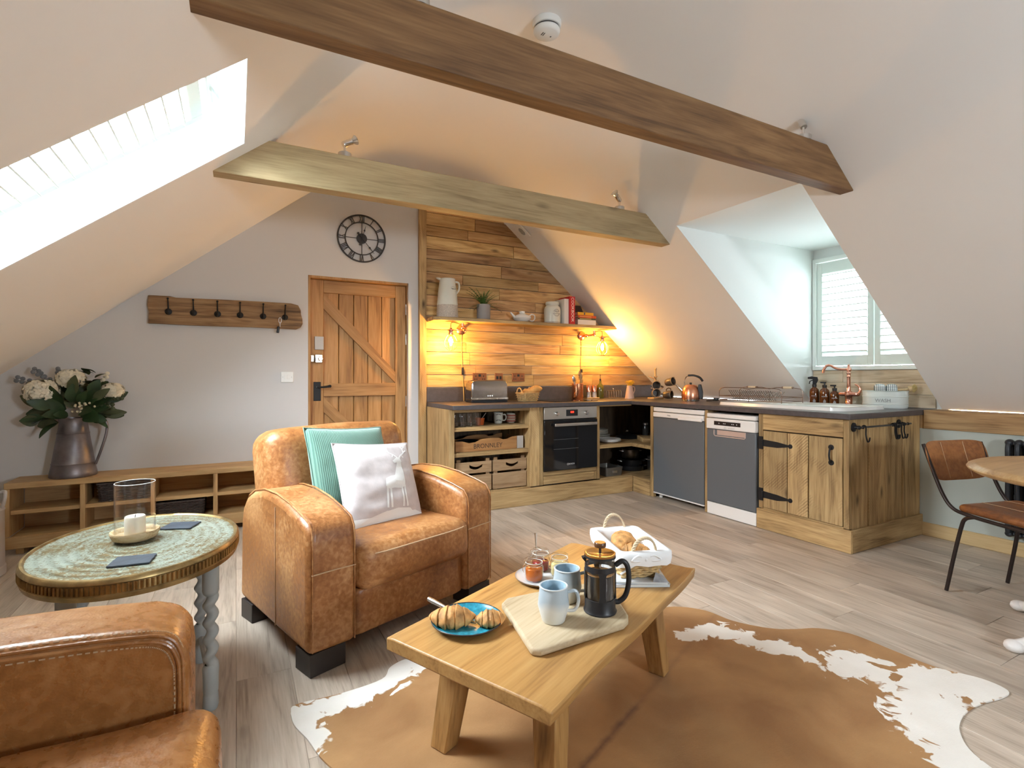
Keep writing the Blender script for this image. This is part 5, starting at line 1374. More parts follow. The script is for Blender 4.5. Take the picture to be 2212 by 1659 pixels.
for i in range(22):
    a = rnd.uniform(0, 6.28); r_ = rnd.uniform(0, .05); x, y, z = r_*math.cos(a), r_*math.sin(a), .165+rnd.uniform(0, .045)*(1-r_/.07)
    m = MB()
    for k in range(6):
        b = k*math.pi/3; m.add([(x,y,z),(x+.014*math.cos(b-.4),y+.014*math.sin(b-.4),z+.008),(x+.017*math.cos(b),y+.017*math.sin(b),z+.004),(x+.014*math.cos(b+.4),y+.014*math.sin(b+.4),z+.008)], [(0,1,2,3)])
    m.tube([(x,y,z),(x*.3,y*.3,.13)], .0015, 4); m.build('flower', YEL, t, flat=True)
# mug tree
t = thing('mug_tree', 'wooden mug tree on worktop in the kitchen corner', 'mug tree', (3.96, 4.17, WZ))
box('base', SPW, t, -.07, .07, -.05, .05, 0, .018, .004); MB().cyl((0,0,.018), (0,0,.315), .011, n=14).build('stem', SPW, t)
MB().ball((0,0,.322), .014).build('finial', SPW, t)
pegs = []
for z, a in ((.24, 215), (.24, 35), (.115, 190), (.115, 330), (.24, 125)):
    d = Vector((math.cos(R(a)), math.sin(R(a)), .45)); MB().cyl((0,0,z-.03), d*.075+Vector((0,0,z-.03)), .005, n=8).build('peg', SPW, t)
MUGG = plain('grey brown mug glaze', (.11,.085,.065), .35, var=.2, vscale=20); RIMT = plain('tan rim', (.42,.28,.15), .5)
def mug(loc, rot, label, mat, rim, r_=.040, h_=.088, group=None, inner=None, belly=0, name='mug'):
    t = thing(name, label, 'mug', loc, rot=rot, group=group)
    b_ = belly
    MB().lathe([(0,0),(r_*.78,0),(r_*.84,.004),(r_+b_,h_*.45),(r_,h_-.004),(r_-.001,h_),(r_-.004,h_)], 28).build('body', mat, t, angle=60)
    MB().lathe([(r_-.004,h_),(r_-.006,h_-.006),(r_+b_-.007,h_*.45),(r_*.75,.008),(0,.008)], 28).build('inside', inner or mat, t, angle=60)
    MB().tube([(r_*math.cos(a)-.0, r_*math.sin(a), h_-.001) for a in [i*2*math.pi/28 for i in range(28)]], .0025, 6, True).build('rim', rim, t)
    MB().tube(spline([(r_*.95+b_*.6,0,h_*.80),(r_+.022+b_,0,h_*.80),(r_+.030+b_,0,h_*.52),(r_+.018+b_,0,h_*.28),(r_*.93+b_*.6,0,h_*.26)], 6), .0055, 8).build('handle', mat, t)
    return t
for p, rt, lab in (((3.905,4.10,1.075), (R(100),R(20),R(-40)), 'dark grey mug hanging high at the front of the mug tree'), ((4.045,4.10,1.085), (R(75),R(-40),R(20)), 'dark grey mug hanging beside the sloping ceiling on the mug tree'),
                   ((3.852,4.075,.972), (R(82),R(8),R(-28)), 'tan rimmed mug hanging low with open mouth on mug tree'), ((4.0,4.09,.957), (R(80),R(-75),R(30)), 'speckled mug hanging low beside the kettle on mug tree')):
    mug(p, rt, lab, MUGG, RIMT, .043, .088, 'mugs on the mug tree')
# kettle
t = thing('kettle', 'copper electric kettle with black handle on the worktop', 'kettle', (3.965, 3.69, WZ), R(-62))
MB().lathe([(0,.0),(.080,0),(.084,.006),(.084,.016)], 36).build('base', CHROME, t)
KC = plain('satin copper', (.78,.36,.22), .28, 1)
MB().lathe([(.084,.016),(.088,.03),(.086,.075),(.078,.115),(.066,.140),(.055,.150)], 36).build('body', KC, t, angle=60)
MB().lathe([(.055,.150),(.052,.156),(.03,.162),(0,.163)], 32).build('lid', KC, t, angle=60)
m = MB(); m.lathe([(0,.162),(.010,.164),(.013,.175),(.010,.182),(0,.183)], 16); m.build('lid_knob', BLACKP, t)
MB().tube([(-.075,0,.095),(-.105,0,.125),(-.135,0,.155),(-.148,0,.165)], [.020,.016,.012,.010], 12).build('spout', CHROME, t)
MB().tube(spline([(-.05,0,.148),(-.062,0,.19),(-.045,0,.235),(-.02,0,.250)], 6), .005, 8).build('bail', CHROME, t)
MB().tube(spline([(-.025,0,.252),(.03,0,.252),(.085,0,.232),(.115,0,.195)], 6), [.010]*10+[.011]*9, 10).build('handle', BLACKP, t)
m = MB(); m.prism([(.078,.02),(.115,.02),(.118,.09),(.10,.165),(.075,.165),(.070,.12)], -.016, .016, 'y'); m.build('switch_block', BLACKP, t, .005)
t = thing('power_plug', 'black plug and short lead lying on worktop beside the kettle', 'plug', (4.22, 3.60, WZ), R(20))
MB().rbox((0,0,.016), (.045,.045,.030), .008, 6).build('plug', BLACKP, t); MB().tube(spline([(-.02,0,.006),(-.07,.02,.005),(-.12,.0,.005),(-.17,.03,.005)], 6), .004, 8).build('lead', BLACKP, t)
m = MB(); m.cyl((.02,.008,.02),(.035,.008,.02), .003, n=6); m.cyl((.02,-.008,.02),(.035,-.008,.02), .003, n=6); m.build('pin', BRASS, t)['kind'] = 'stuff'

# ---- sink and what stands round it
SX_0, SX_1, SY_0, SY_1 = 3.66, 4.275, 2.08, 3.13
t = thing('kitchen_sink', 'white ceramic inset sink with drainer below the dormer window', 'sink', (0, 0, WZ))
m = MB()
def rr(x0, x1, y0, y1, r_, n=6):
    out = []
    for cx, cy, a0 in ((x1-r_,y1-r_,0),(x0+r_,y1-r_,90),(x0+r_,y0+r_,180),(x1-r_,y0+r_,270)):
        out += [(cx+r_*math.cos(R(a0+90*i/n)), cy+r_*math.sin(R(a0+90*i/n))) for i in range(n+1)]
    return out
def loop_surf(m, loops):
    n = len(loops[0][0]); vs = []; fs = []
    for lp, z in loops: vs += [(x, y, z) for x, y in lp]
    for k in range(len(loops)-1):
        for i in range(n): j = (i+1) % n; fs.append((k*n+i, k*n+j, (k+1)*n+j, (k+1)*n+i))
    fs.append(tuple(range((len(loops)-1)*n, len(loops)*n))); m.add(vs, fs)
loop_surf(m, [(rr(SX_0,SX_1,SY_0,SY_1,.08), 0), (rr(SX_0+.004,SX_1-.004,SY_0+.004,SY_1-.004,.08), .024), (rr(SX_0+.03,SX_1-.03,SY_0+.03,SY_1-.03,.07), .026), (rr(SX_0+.06,SX_1-.10,SY_0+.06,SY_1-.06,.06), .008)])
m.build('rim', WHITEC, t, angle=50)
m = MB(); loop_surf(m, [(rr(SX_0+.08,SX_1-.12,SY_0+.07,SY_0+.42,.06), .0085), (rr(SX_0+.07,SX_1-.11,SY_0+.06,SY_0+.43,.06), .018), (rr(SX_0+.10,SX_1-.14,SY_0+.09,SY_0+.40,.06), .018), (rr(SX_0+.12,SX_1-.16,SY_0+.11,SY_0+.38,.05), .002)]); m.build('bowl', WHITEC, t, angle=50)
for k in range(6): MB().tube([(SX_0+.12, SY_0+.55+.07*k, .008), (SX_1-.16, SY_0+.55+.07*k, .008)], .006, 6).build('drainer_rib', WHITEC, t)
# dish rack
t = thing('dish_rack', 'bronze wire dish rack with two wooden handles on the drainer', 'dish rack', (3.95, 2.92, WZ+.0265))
WIRE = plain('bronze wire', (.22,.16,.13), .35, .9)
L2, W2 = .30, .135
m = MB()
for z in (.012, .045): m.tube([(-W2,-L2,z),(W2,-L2,z),(W2,L2,z),(-W2,L2,z)], .0028, 6, True)
m.build('frame', WIRE, t)
for sx in (-1, 1):
    for sy in (-1, 0, 1):
        MB().tube([(sx*W2,sy*L2,0),(sx*W2,sy*L2,.06)], .003, 6).build('leg', WIRE, t)
for sx in (-1, 1):
    m = MB(); pts = [(sx*W2,-L2,.04),(sx*W2,-L2,.09),(sx*W2,-L2+.02,.112),(sx*W2,-L2+.06,.118),(sx*W2,-.07,.120),(sx*W2,0,.108),(sx*W2,.07,.120),(sx*W2,L2-.06,.118),(sx*W2,L2-.02,.112),(sx*W2,L2,.09),(sx*W2,L2,.04)]
    m.tube(pts, .003, 8); m.build('side_hoop', WIRE, t)
m = MB()
for i in range(20):
    y = -.20+.021*i; m.tube([(-W2, y, .098), (-.02, y+.03, .014), (W2, y+.06, .085)], .0026, 5)
m.build('plate_wire', WIRE, t)['kind'] = 'stuff'
for y in (-.17, .17):
    h_ = MB(); h_.cyl((W2,y-.038,.121),(W2,y+.038,.121), .010, n=12); h_.build('wooden_grip', plain('whitewood grip', (.62,.52,.38), .6), t)
    h2 = MB(); h2.ball((W2,y-.046,.121), .010); h2.build('grip_cap', WIRE, t); h2 = MB(); h2.ball((W2,y+.046,.121), .010); h2.build('grip_cap', WIRE, t)
# amber bottles
AMB = plain('amber glass', (.10,.028,.006), .06, 0, .6)
for x, y, h_, kind, lab in ((4.47,2.762,.155,0,'tall amber spray bottle with black trigger beside dormer wall'),(4.47,2.672,.150,1,'middle amber pump bottle between spray bottle and small one'),(4.47,2.588,.125,1,'smallest amber pump bottle beside the copper tap')):
    t = thing('soap_bottle', lab, 'bottle', (x, y, WZ), R(-60), 'amber bottles behind the sink')
    r_ = .038 if kind == 0 or h_ > .13 else .034
    MB().lathe([(0,0),(r_-.002,0),(r_,.004),(r_,h_*.70),(r_*.86,h_*.84),(r_*.40,h_*.95),(r_*.36,h_)], 28).build('glass', AMB, t, angle=50)
    wl = plain('white label print', (.65,.65,.65), .6)
    m = MB()
    for q in range(7): m.box(-.021+.006*q, -.021+.006*q+.0042, -r_-.0012, -r_+.004, h_*.46, h_*.46+.004)
    m.build('label_print', wl, t)['kind'] = 'stuff'; m = MB(); m.prism([(-.010,h_*.12),(.010,h_*.12),(.010,h_*.22),(0,h_*.32),(-.010,h_*.22)], -r_-.001, -r_-.0002, 'y'); m.build('label_mark', plain('grey mark', (.30,.28,.27), .6), t)
    MB().lathe([(.017,h_-.005),(.018,h_+.018),(0,h_+.018)], 20).build('collar', BLACKP, t, angle=40)
    m = MB()
    if kind == 0:
        m.prism([(-.05,h_+.065),(-.012,h_+.062),(-.014,h_+.018),(.014,h_+.018),(.030,h_+.055),(.024,h_+.082),(-.02,h_+.088),(-.05,h_+.082)], -.010, .010, 'y'); m.tube([(-.012,0,h_+.055),(-.034,0,h_+.045),(-.038,0,h_+.022)], .005, 6)
        m.build('trigger_head', BLACKP, t, .004)
    else:
        m.cyl((0,0,h_+.018),(0,0,h_+.036), .006, n=10); m.box(-.032,.012,-.008,.008,h_+.034,h_+.046); m.build('pump', BLACKP, t, .002)
# copper tap
t = thing('kitchen_tap', 'copper bridge tap with swan neck spout at the sink', 'tap', (4.45, 2.462, WZ))
RG = plain('rose copper', (.82,.42,.32), .16, 1)
MB().lathe([(0,0),(.034,0),(.034,.006),(.026,.014),(.026,.075),(.030,.08),(.030,.115),(.016,.122)], 28).build('base', RG, t, angle=50)
MB().rbox((0,-.005,.098), (.05,.16,.034), .016, 8).build('bridge', RG, t, angle=180)
MB().lathe([(.016,.12),(.013,.14),(.013,.235),(.018,.24),(.013,.248),(.014,.262),(.019,.268),(.012,.276),(.013,.285),(.022,.295),(.018,.31),(.009,.318),(.008,.325),(.012,.332),(.006,.342),(0,.344)], 24).build('column', RG, t, angle=60)
MB().tube(spline([(0,.0,.300),(-.005,.06,.302),(-.01,.10,.312),(-.015,.14,.335),(-.02,.172,.330),(-.025,.190,.30),(-.026,.196,.272)], 6), [.010]*20+[.011]*17, 12).build('spout', RG, t)
for s in (-1,):
    MB().tube(spline([(0,s*.075,.10),(.0,s*.09,.13),(.0,s*.075,.165),(.0,s*.05,.178)], 6), [.011-.0003*i for i in range(19)], 10).build('lever', RG, t)
# wash tub
t = thing('wash_tub', 'pale enamel tub lettered WASH with cloth and brush beside the tap', 'tub', (4.447, 2.19, WZ), R(-60))
ENM = plain('pale green enamel', (.62,.66,.63), .35)
m = MB(); loop_surf(m, [(rr(-.14,.14,-.09,.09,.085), .0), (rr(-.145,.145,-.095,.095,.09), .015), (rr(-.145,.145,-.095,.095,.09), .125), (rr(-.15,.15,-.10,.10,.095), .130), (rr(-.142,.142,-.092,.092,.088), .132), (rr(-.138,.138,-.088,.088,.085), .02)]); m.build('shell', ENM, t, angle=40)
for z in (.03, .088): MB().tube([(x, y, z) for x, y in rr(-.146,.146,-.096,.096,.09)], .0028, 6, True).build('bead', ENM, t)
text('lettering', 'WASH', .038, plain('grey letters', (.22,.23,.23), .6), t, (-.02, -.0962, .058), (R(90), 0, 0), sx=.9)
m, nt, N, L, b = newmat('check cloth')
tc = N.new('ShaderNodeTexCoord'); sp = N.new('ShaderNodeSeparateXYZ'); L.new(tc.outputs['Object'], sp.inputs[0])
hs_ = []
for ax in (0, 2):
    k = N.new('ShaderNodeMath'); k.operation = 'MULTIPLY'; k.inputs[1].default_value = 85; L.new(sp.outputs[ax], k.inputs[0])
    f = N.new('ShaderNodeMath'); f.operation = 'FRACT'; L.new(k.outputs[0], f.inputs[0]); g_ = N.new('ShaderNodeMath'); g_.operation = 'LESS_THAN'; g_.inputs[1].default_value = .3; L.new(f.outputs[0], g_.inputs[0]); hs_.append(g_)
mxm = N.new('ShaderNodeMath'); mxm.operation = 'MAXIMUM'; L.new(hs_[0].outputs[0], mxm.inputs[0]); L.new(hs_[1].outputs[0], mxm.inputs[1])
mxx = N.new('ShaderNodeMixRGB'); mxx.inputs[1].default_value = (.74,.76,.75,1); mxx.inputs[2].default_value = (.10,.14,.15,1); L.new(mxm.outputs[0], mxx.inputs[0]); L.new(mxx.outputs[0], b.inputs['Base Color']); b.inputs['Roughness'].default_value = .95
a = R(-60)
for dx, lab in ((-.035, 'rolled checked tea towel in the tub beside the brush'), (.04, 'second rolled checked tea towel in the wash tub')):
    tt = thing('tea_towel', lab, 'towel', (4.447+dx*math.cos(a), 2.19+dx*math.sin(a), WZ+.025), a)
    MB().rbox((0,0,.078), (.072,.11,.165), .026, 10, wob=.003, seed=dx*100).build('roll', m, tt, angle=180)
tt = thing('scrubbing_brush', 'wooden dish brush with pale bristles lying on the tub', 'brush', (4.447+.145*math.cos(a), 2.19+.145*math.sin(a), WZ+.142), a)
m = MB(); m.cyl((-.10,0,-.01),(.0,0,.004), .008, n=10); m.lathe([(0,-.012),(.022,-.012),(.024,.0),(.020,.012),(0,.013)], 20, mat=Matrix.Translation((.012,0,.006)) @ Matrix.Rotation(R(75), 4, 'Y')); m.build('handle', plain('beech', (.55,.38,.2), .6), tt)
m = MB(); rnd = random.Random(2)
for i in range(90):
    q = rnd.uniform(0, 6.28); r_ = .022*math.sqrt(rnd.random()); m.tube([(.02, r_*math.cos(q), .008+r_*math.sin(q)), (.055-.02*(r_/.022)**2, r_*1.5*math.cos(q), .012+r_*1.5*math.sin(q))], .0016, 4)
m.build('bristles', plain('bristle', (.60,.48,.22), .8), tt)['kind'] = 'stuff'

# ---- inside the open cabinet
S1 = .7185
for i in range(8):
    x = 1.655 + .068*(i % 4) + (.012 if i > 3 else 0); y = 4.135 + .082*(i//4)
    t = thing('drinking_glass', 'clear drinking glass on the top shelf of open cabinet', 'glass', (x, y, S1), 0, 'glasses on the open cabinet shelf')
    MB().lathe([(0,.002),(.026,0),(.028,.004),(.032,.115),(.030,.115),(.026,.008),(0,.008)], 20).build('tumbler', GLASS, t, angle=50)
t = thing('small_pot', 'small orange pot with a teaspoon on the cabinet shelf', 'pot', (1.935, 4.25, S1))
MB().lathe([(0,0),(.034,0),(.044,.062),(.040,.062),(.032,.006),(0,.006)], 24).build('body', plain('orange glaze', (.52,.10,.018), .4), t, angle=50)
MB().tube([(.0,0,.03),(.06,.0,.105)], .004, 6).build('teaspoon', STEEL, t)
t = mug((2.143, 4.30, S1), (0, 0, R(-20)), 'white mug with black moustache marks on the cabinet shelf', CREAM, CREAM, .044, .10)
for z in (.082, .030):
    m = MB()
    for sg in (-1, 1): m.tube(spline([(0,-.0445,z+.004),(sg*.009,-.0435,z+.005),(sg*.018,-.040,z-.001),(sg*.024,-.037,z+.004)], 4), [.0012]+[.0026]*8+[.0018]*4, 6)
    m.build('moustache_mark', BLACKP, t)['kind'] = 'stuff'
STR = plain('pink cream stripes', (.5,.3,.25), .4)
t = mug((2.275, 4.30, S1), (0, 0, R(150)), 'pink and cream striped round mug on the cabinet shelf', plain('cream glaze warm', (.55,.46,.36), .35), CREAM, .042, .088, belly=.006)
for z in (.02, .045, .070): MB().lathe([(.0465,z-.006),(.049,z),(.0465,z+.006)], 28).build('stripe', plain('salmon stripe', (.45,.13,.10), .4), t)
CRW = wood('crate wood', (.22,.12,.055), (.36,.23,.12), (.46,.31,.18), 'X', 1.2, .7, .3, .3, .15)
CRO = wood('stained tray wood', (.26,.105,.032), (.40,.19,.065), (.48,.25,.09), 'X', 1.2, .6, .2, .2, .1)
t = thing('wooden_tray', 'scalloped wooden tray box with dark stencilled lettering on middle shelf', 'box', (1.985, 4.14, .5005))
pts = [(-.33,.0),(.27,0),(.27,.108)]+[(.27-.02*k, .108-.012*max(0, math.sin((k-2)/8*math.pi)) if 2 <= k <= 10 else .108-.002*abs(k-15)) for k in range(1, 30)]+[(-.33,.085)]
pts = [(-.33,0),(.27,0),(.27,.112),(.22,.108),(.17,.090),(.13,.088),(.09,.104),(.0,.108),(-.09,.100),(-.14,.078),(-.20,.072),(-.26,.090),(-.33,.094)]
MB().prism(pts, 0, .014, 'y').build('front', CRO, t, .002)
MB().prism(pts, .30, .314, 'y').build('back', CRO, t, .002)
box('base', CRW, t, -.33, .33, .014, .30, 0, .012); box('end', CRW, t, .31, .324, .014, .30, .012, .10); box('end', CRW, t, -.33, -.316, .014, .30, .012, .09)
MB().box(.272, .334, -.002, .016, .0, .112).build('corner_plate', plain('zinc plate', (.50,.48,.45), .5, .5), t, .001)
text('stencil', 'BRONNLEY', .058, plain('stencil ink', (.06,.035,.02), .8), t, (-.02, -.0006, .040), (R(90), 0, 0), sx=.95)
t2 = thing('serving_tray', 'dark oval tray tucked into the stencilled box', 'tray', (1.86, 4.29, .545), rot=(R(8), 0, 0))
MB().lathe([(0,.0),(.12,.0),(.135,.012),(.132,.014),(.118,.004),(0,.004)], 28).build('plate', BLACKP, t2)
def crate(x0, label):
    t = thing('apple_crate', label, 'crate', (x0, 4.115, .1505), 0, 'wooden crates at the bottom of the open cabinet')
    W_ = .338
    for z0, z1 in ((.165,.262), (.008,.145)):
        if z0 > .1:
            pts = [(0,z0),(W_,z0),(W_,z1),(0,z1)]; o = MB()
            cx, cz = W_/2+.02, (z0+z1)/2+.012
            # slat with a curved hand hole: four pieces round the slot
            up = [(cx-.062+.124*i/8, cz+.012-.020*math.sin(math.pi*i/8)) for i in range(9)]; lo = [(cx-.062+.124*i/8, cz-.012-.020*math.sin(math.pi*i/8)) for i in range(9)]
            for i in range(8):
                o.prism([lo[i], lo[i+1], (lo[i+1][0], z0), (lo[i][0], z0)], 0, .013, 'y'); o.prism([up[i], up[i+1], (up[i+1][0], z1), (up[i][0], z1)], 0, .013, 'y')
            o.prism([(0,z0),(lo[0][0],z0),(lo[0][0],z1),(0,z1)], 0, .013, 'y'); o.prism([(lo[8][0],z0),(W_,z0),(W_,z1),(lo[8][0],z1)], 0, .013, 'y')
            o.build('slat', CRW, t, flat=True)
        else: box('slat', CRW, t, 0, W_, 0, .013, z0, z1, .002)
    for z0, z1 in ((.16,.255), (.008,.14)):
        box('slat', CRW, t, 0, .012, .014, .40, z0, z1); box('slat', CRW, t, W_-.012, W_, .014, .40, z0, z1)
    for x in (.013, W_-.049): box('corner_post', CRW, t, x, x+.036, .0135, .034, .0, .285, .002)
    box('base', CRW, t, .013, W_-.013, .035, .40, .002, .010)
crate(1.648, 'apple crate with hand slot beside the cabinet side panel'); crate(2.002, 'apple crate with hand slot beside the oven')

# ---- corner cupboard contents
PLT = plain('stoneware plate', (.58,.54,.46), .35)
def plate_prof(r_): return [(0,.0),(r_*.6,0),(r_*.66,.004),(r_,.018),(r_*1.0,.021),(r_*.97,.020),(r_*.64,.007),(0,.006)]
z = .4805
for i in range(3):
    t = thing('dinner_plate', 'white dinner plate in the short stack at front of corner shelf', 'plate', (3.37, 4.21, z), 0, 'plates at front of the corner shelf'); MB().lathe(plate_prof(.115), 36).build('dish', WHITEC, t, angle=50); z += .009
z = .4805
for i in range(7):
    r_ = .13 if i < 3 else .11
    t = thing('bowl_plate', 'beige plate in the tall stack on the corner shelf', 'plate', (3.42, 4.47, z), 0, 'plates stacked at back of the corner shelf'); MB().lathe([(0,0),(r_*.6,0),(r_,.022),(r_,.026),(r_*.96,.025),(0,.01)], 32).build('dish', PLT, t, angle=50); z += .0125 if i > 2 else .016
t = thing('chopping_block', 'thick rough wooden board on the corner shelf', 'board', (3.64, 4.02, .4805), R(-24)); MB().prism([(0,0),(.40,-.02),(.42,.20),(.02,.24)], 0, .048, 'z').build('slab', SCAFF_X, t, .006)
t = thing('glass_lid', 'black pan lid with glass knob on the corner shelf', 'lid', (3.78, 4.42, .481)); MB().lathe([(0,.05),(.10,.03),(.13,.004),(.132,0)], 32).build('dome', BLACKP, t); MB().ball((0,0,.075), .018).build('knob', CHROME, t)
for x, y, h_ in ((4.0, 4.37, .15), (4.06, 4.29, .16)):
    t = thing('spice_jar', 'dark glass jar on the corner shelf beside fridge', 'jar', (x, y, .5295 if y > 5 else .4805), 0, 'jars on the corner shelf'); MB().lathe([(0,0),(.03,0),(.032,.005),(.032,h_*.8),(.025,h_*.9),(.025,h_)], 20).build('glass', plain('smoky glass', (.04,.038,.035), .1), t); MB().lathe([(.028,h_-.012),(.028,h_+.008),(0,h_+.008)], 20).build('lid', STEEL, t)
PAN = plain('dark pan', (.02,.02,.022), .25, .3)
def pan(loc, r_, h_, label, mat=PAN, handles=True):
    t = thing('saucepan', label, 'pan', loc, R(-20), 'pans on the bottom corner shelf')
    MB().lathe([(0,0),(r_*.95,0),(r_,.006),(r_,h_),(r_+.004,h_+.003),(r_-.003,h_+.002),(r_-.004,.008),(0,.008)], 32).build('body', mat, t, angle=50)
    for s in (-1, 1): MB().tube(spline([(s*(r_-.002),-.03,h_*.8),(s*(r_+.03),-.02,h_*.85),(s*(r_+.03),.02,h_*.85),(s*(r_-.002),.03,h_*.8)], 5), .004, 6).build('handle', STEEL, t)
pan((3.76, 4.33, .1525), .135, .05, 'shallow black frying pan at bottom of the corner cupboard'); pan((3.77, 4.34, .163), .118, .10, 'black saucepan nested in the frying pan'); pan((3.775, 4.36, .275), .09, .09, 'small steel saucepan topping the stack of pans', plain('grey pan', (.22,.21,.20), .3, .8))
pan((3.97, 4.18, .1525), .085, .14, 'tall steel pot beside the pan stack', STEEL)
t = thing('baking_tin', 'deep grey metal tin at bottom of the corner cupboard', 'tin', (3.36, 4.24, .1525)); TINM = plain('dull tin', (.20,.19,.17), .4, .7)
m = MB(); loop_surf(m, [(rr(-.10,.10,-.12,.12,.02), 0), (rr(-.11,.11,-.13,.13,.02), .085), (rr(-.107,.107,-.127,.127,.02), .085), (rr(-.097,.097,-.117,.117,.02), .004)]); m.build('body', TINM, t)
box('label_holder', STEEL, t, -.03, .03, -.131, -.127, .03, .055, .001)

# ---- bench: wicker baskets, flower jug, milk churn
for x, z, w_, h_, lab in ((-.69, .289, .30, .125, 'dark wicker basket on upper shelf of the bench'), (-.358, .123, .30, .118, 'dark wicker basket on bottom shelf of the bench')):
    t = thing('wicker_basket', lab, 'basket', (x, 4.575, z)); base_panel(w_-.02,.20,DWILLOW,t); weave(w_-.02,.20,w_,.22,h_,11,24,.0052,DWILLOW,t)
    MB().tube([(-w_/2,-.11,h_),(w_/2,-.11,h_),(w_/2,.11,h_),(-w_/2,.11,h_)], .007, 6, True).build('rim', DWILLOW, t)
ZINC = plain('weathered zinc', (.19,.17,.175), .42, .75, var=.35, vscale=9)
FJ = thing('flower_pitcher', 'tall zinc pitcher of white hydrangeas standing on the bench', 'vase', (-.99, 4.575, .4685))
MB().lathe([(0,0),(.128,0),(.132,.006),(.129,.03),(.118,.085),(.121,.09),(.117,.095),(.088,.29),(.091,.295),(.087,.30),(.078,.36),(.080,.395),(.083,.40),(.076,.40),(.074,.36),(.110,.06),(0,.02)], 40).build('body', ZINC, FJ, angle=45)
MB().tube(spline([(.078,-.02,.385),(.13,-.03,.40),(.185,-.04,.375),(.19,-.04,.30),(.16,-.035,.18),(.125,-.02,.075)], 7), .0085, 8).build('handle', ZINC, FJ)
m = MB(); m.prism([(-.07,.37),(-.115,.415),(-.065,.402)], -.03, .03, 'y'); m.build('lip', ZINC, FJ, .004)
PET = plain('ivory petals', (.74,.70,.56), .7, var=.12, vscale=30); LEAF = plain('dark leaf', (.020,.045,.014), .45, var=.35, vscale=12); LEAF2 = plain('olive leaf', (.062,.075,.032), .55, var=.3, vscale=12); EUC = plain('grey eucalyptus', (.16,.17,.18), .7, var=.2, vscale=12)
rnd = random.Random(21)
def hydrangea(c, r_):
    m = MB(); c = Vector(c)
    for i in range(150):
        d = Vector((rnd.gauss(0,1), rnd.gauss(0,1), rnd.gauss(0,1))).normalized()
        if d.z < -.6: continue
        q = d.to_track_quat('Z', 'Y').to_matrix().to_4x4() @ Matrix.Rotation(rnd.uniform(0, 1.57), 4, 'Z'); q.translation = c + Vector((d.x, d.y, d.z*.82))*r_*rnd.uniform(.88, 1.02)
        s = r_*.24
        for k in range(4):
            a = k*math.pi/2; ca, sa = math.cos(a), math.sin(a)
            P = [(0,0,0),(.55,-.42,.12),(1.0,-.25,.05),(1.0,.25,.05),(.55,.42,.12)]
            m.add([((x*ca-y*sa)*s, (x*sa+y*ca)*s, z*s) for x, y, z in P], [(0,1,2,3,4)], q)
    m.ball(c, r_*.82, 12, 8, (1,1,.82))
    m.build('flower_head', PET, FJ, flat=True)['kind'] = 'stuff'
hydrangea((-.155, -.06, .585), .098); hydrangea((-.01, -.02, .665), .085); hydrangea((.225, -.05, .58), .072)
def leaf(p0, d, ln, w_, mat, up=(0,0,1), curl=.25):
    d = Vector(d).normalized(); sd = d.cross(Vector(up)); sd = sd.normalized() if sd.length > 1e-4 else Vector((1,0,0)); nn = sd.cross(d)
    m = MB(); vs = []; n = 7
    for i in range(n+1):
        s = i/n; w = w_*math.sin(math.pi*min(1, s*.93+.05))**.8; c = Vector(p0) + d*ln*s - nn*curl*ln*s*s
        vs += [c - sd*w + nn*w*.25, c, c + sd*w + nn*w*.25]
    fs = []
    for i in range(n): a = i*3; fs += [(a,a+1,a+4,a+3),(a+1,a+2,a+5,a+4)]
    m.add(vs, fs).build('leaf', mat, FJ)
c0 = Vector((0,-.01,.42))
for i in range(60):
    a = rnd.uniform(0, 6.283); el = rnd.uniform(-.2, 1.2); d = Vector((math.cos(a)*math.cos(el)*1.2, min(.08, math.sin(a)*math.cos(el)*.55-.15), math.sin(el)))
    leaf(c0 + d*rnd.uniform(.05,.20), d, rnd.uniform(.09,.15), rnd.uniform(.028,.045), rnd.choice((LEAF, LEAF, LEAF2)), (rnd.uniform(-.5,.5), -1, rnd.uniform(-.2,.8)))
for d, ln in (((-1,-.3,-.15),.12),((-.7,-.6,-.5),.13),((.9,-.4,-.25),.14),((1,-.3,.1),.12)): leaf(c0 + Vector(d)*.10, d, ln, .04, LEAF)
for i in range(14):
    leaf((.09+rnd.uniform(-.05,.05), -.03+rnd.uniform(-.03,.03), .62+rnd.uniform(-.06,.10)), (rnd.uniform(-1,1), rnd.uniform(-1,.2), rnd.uniform(.0,1)), .07, .028, rnd.choice((LEAF, LEAF2)))
def sprig(p0, p1, mat, n):
    a, b = Vector(p0), Vector(p1); m = MB(); m.tube([a, (a+b)/2+Vector((0,0,.02)), b], .002, 5)
    for i in range(n):
        s = (i+.5)/n; c = a+(b-a)*s + Vector((0,0,.02*math.sin(math.pi*s)))
        for sg in (-1, 1):
            d = Vector((rnd.uniform(-.4,.4), sg*.6, rnd.uniform(.3,1)*sg)).normalized(); m.ball(c+d*.017, .014, 8, 5, (1,.35,1))
    m.build('sprig', mat, FJ, angle=80)
sprig((-.08,.02,.55), (-.30,-.04,.67), EUC, 7); sprig((-.08,.0,.58), (-.21,-.02,.73), EUC, 7); sprig((-.02,.02,.60), (-.09,-.02,.73), EUC, 6); sprig((.12,0,.58), (.20,-.03,.70), PET, 4); sprig((.14,-.05,.5), (.29,-.08,.54), LEAF2, 7); sprig((.1,-.05,.47), (.24,-.08,.47), LEAF2, 6)
m = MB()
for i in range(26): m.ball((.075+rnd.gauss(0,.028), -.10+rnd.gauss(0,.015), .46+rnd.gauss(0,.022)), .008, 8, 6)
m.build('berry_cluster', plain('cream berries', (.62,.54,.36), .5), FJ)['kind'] = 'stuff'
CH = thing('milk_churn', 'pale painted metal milk churn standing beside the bench', 'churn', (-1.345, 4.05, 0))
CHM = plain('pale pink grey paint', (.46,.43,.42), .5, .2, var=.12)
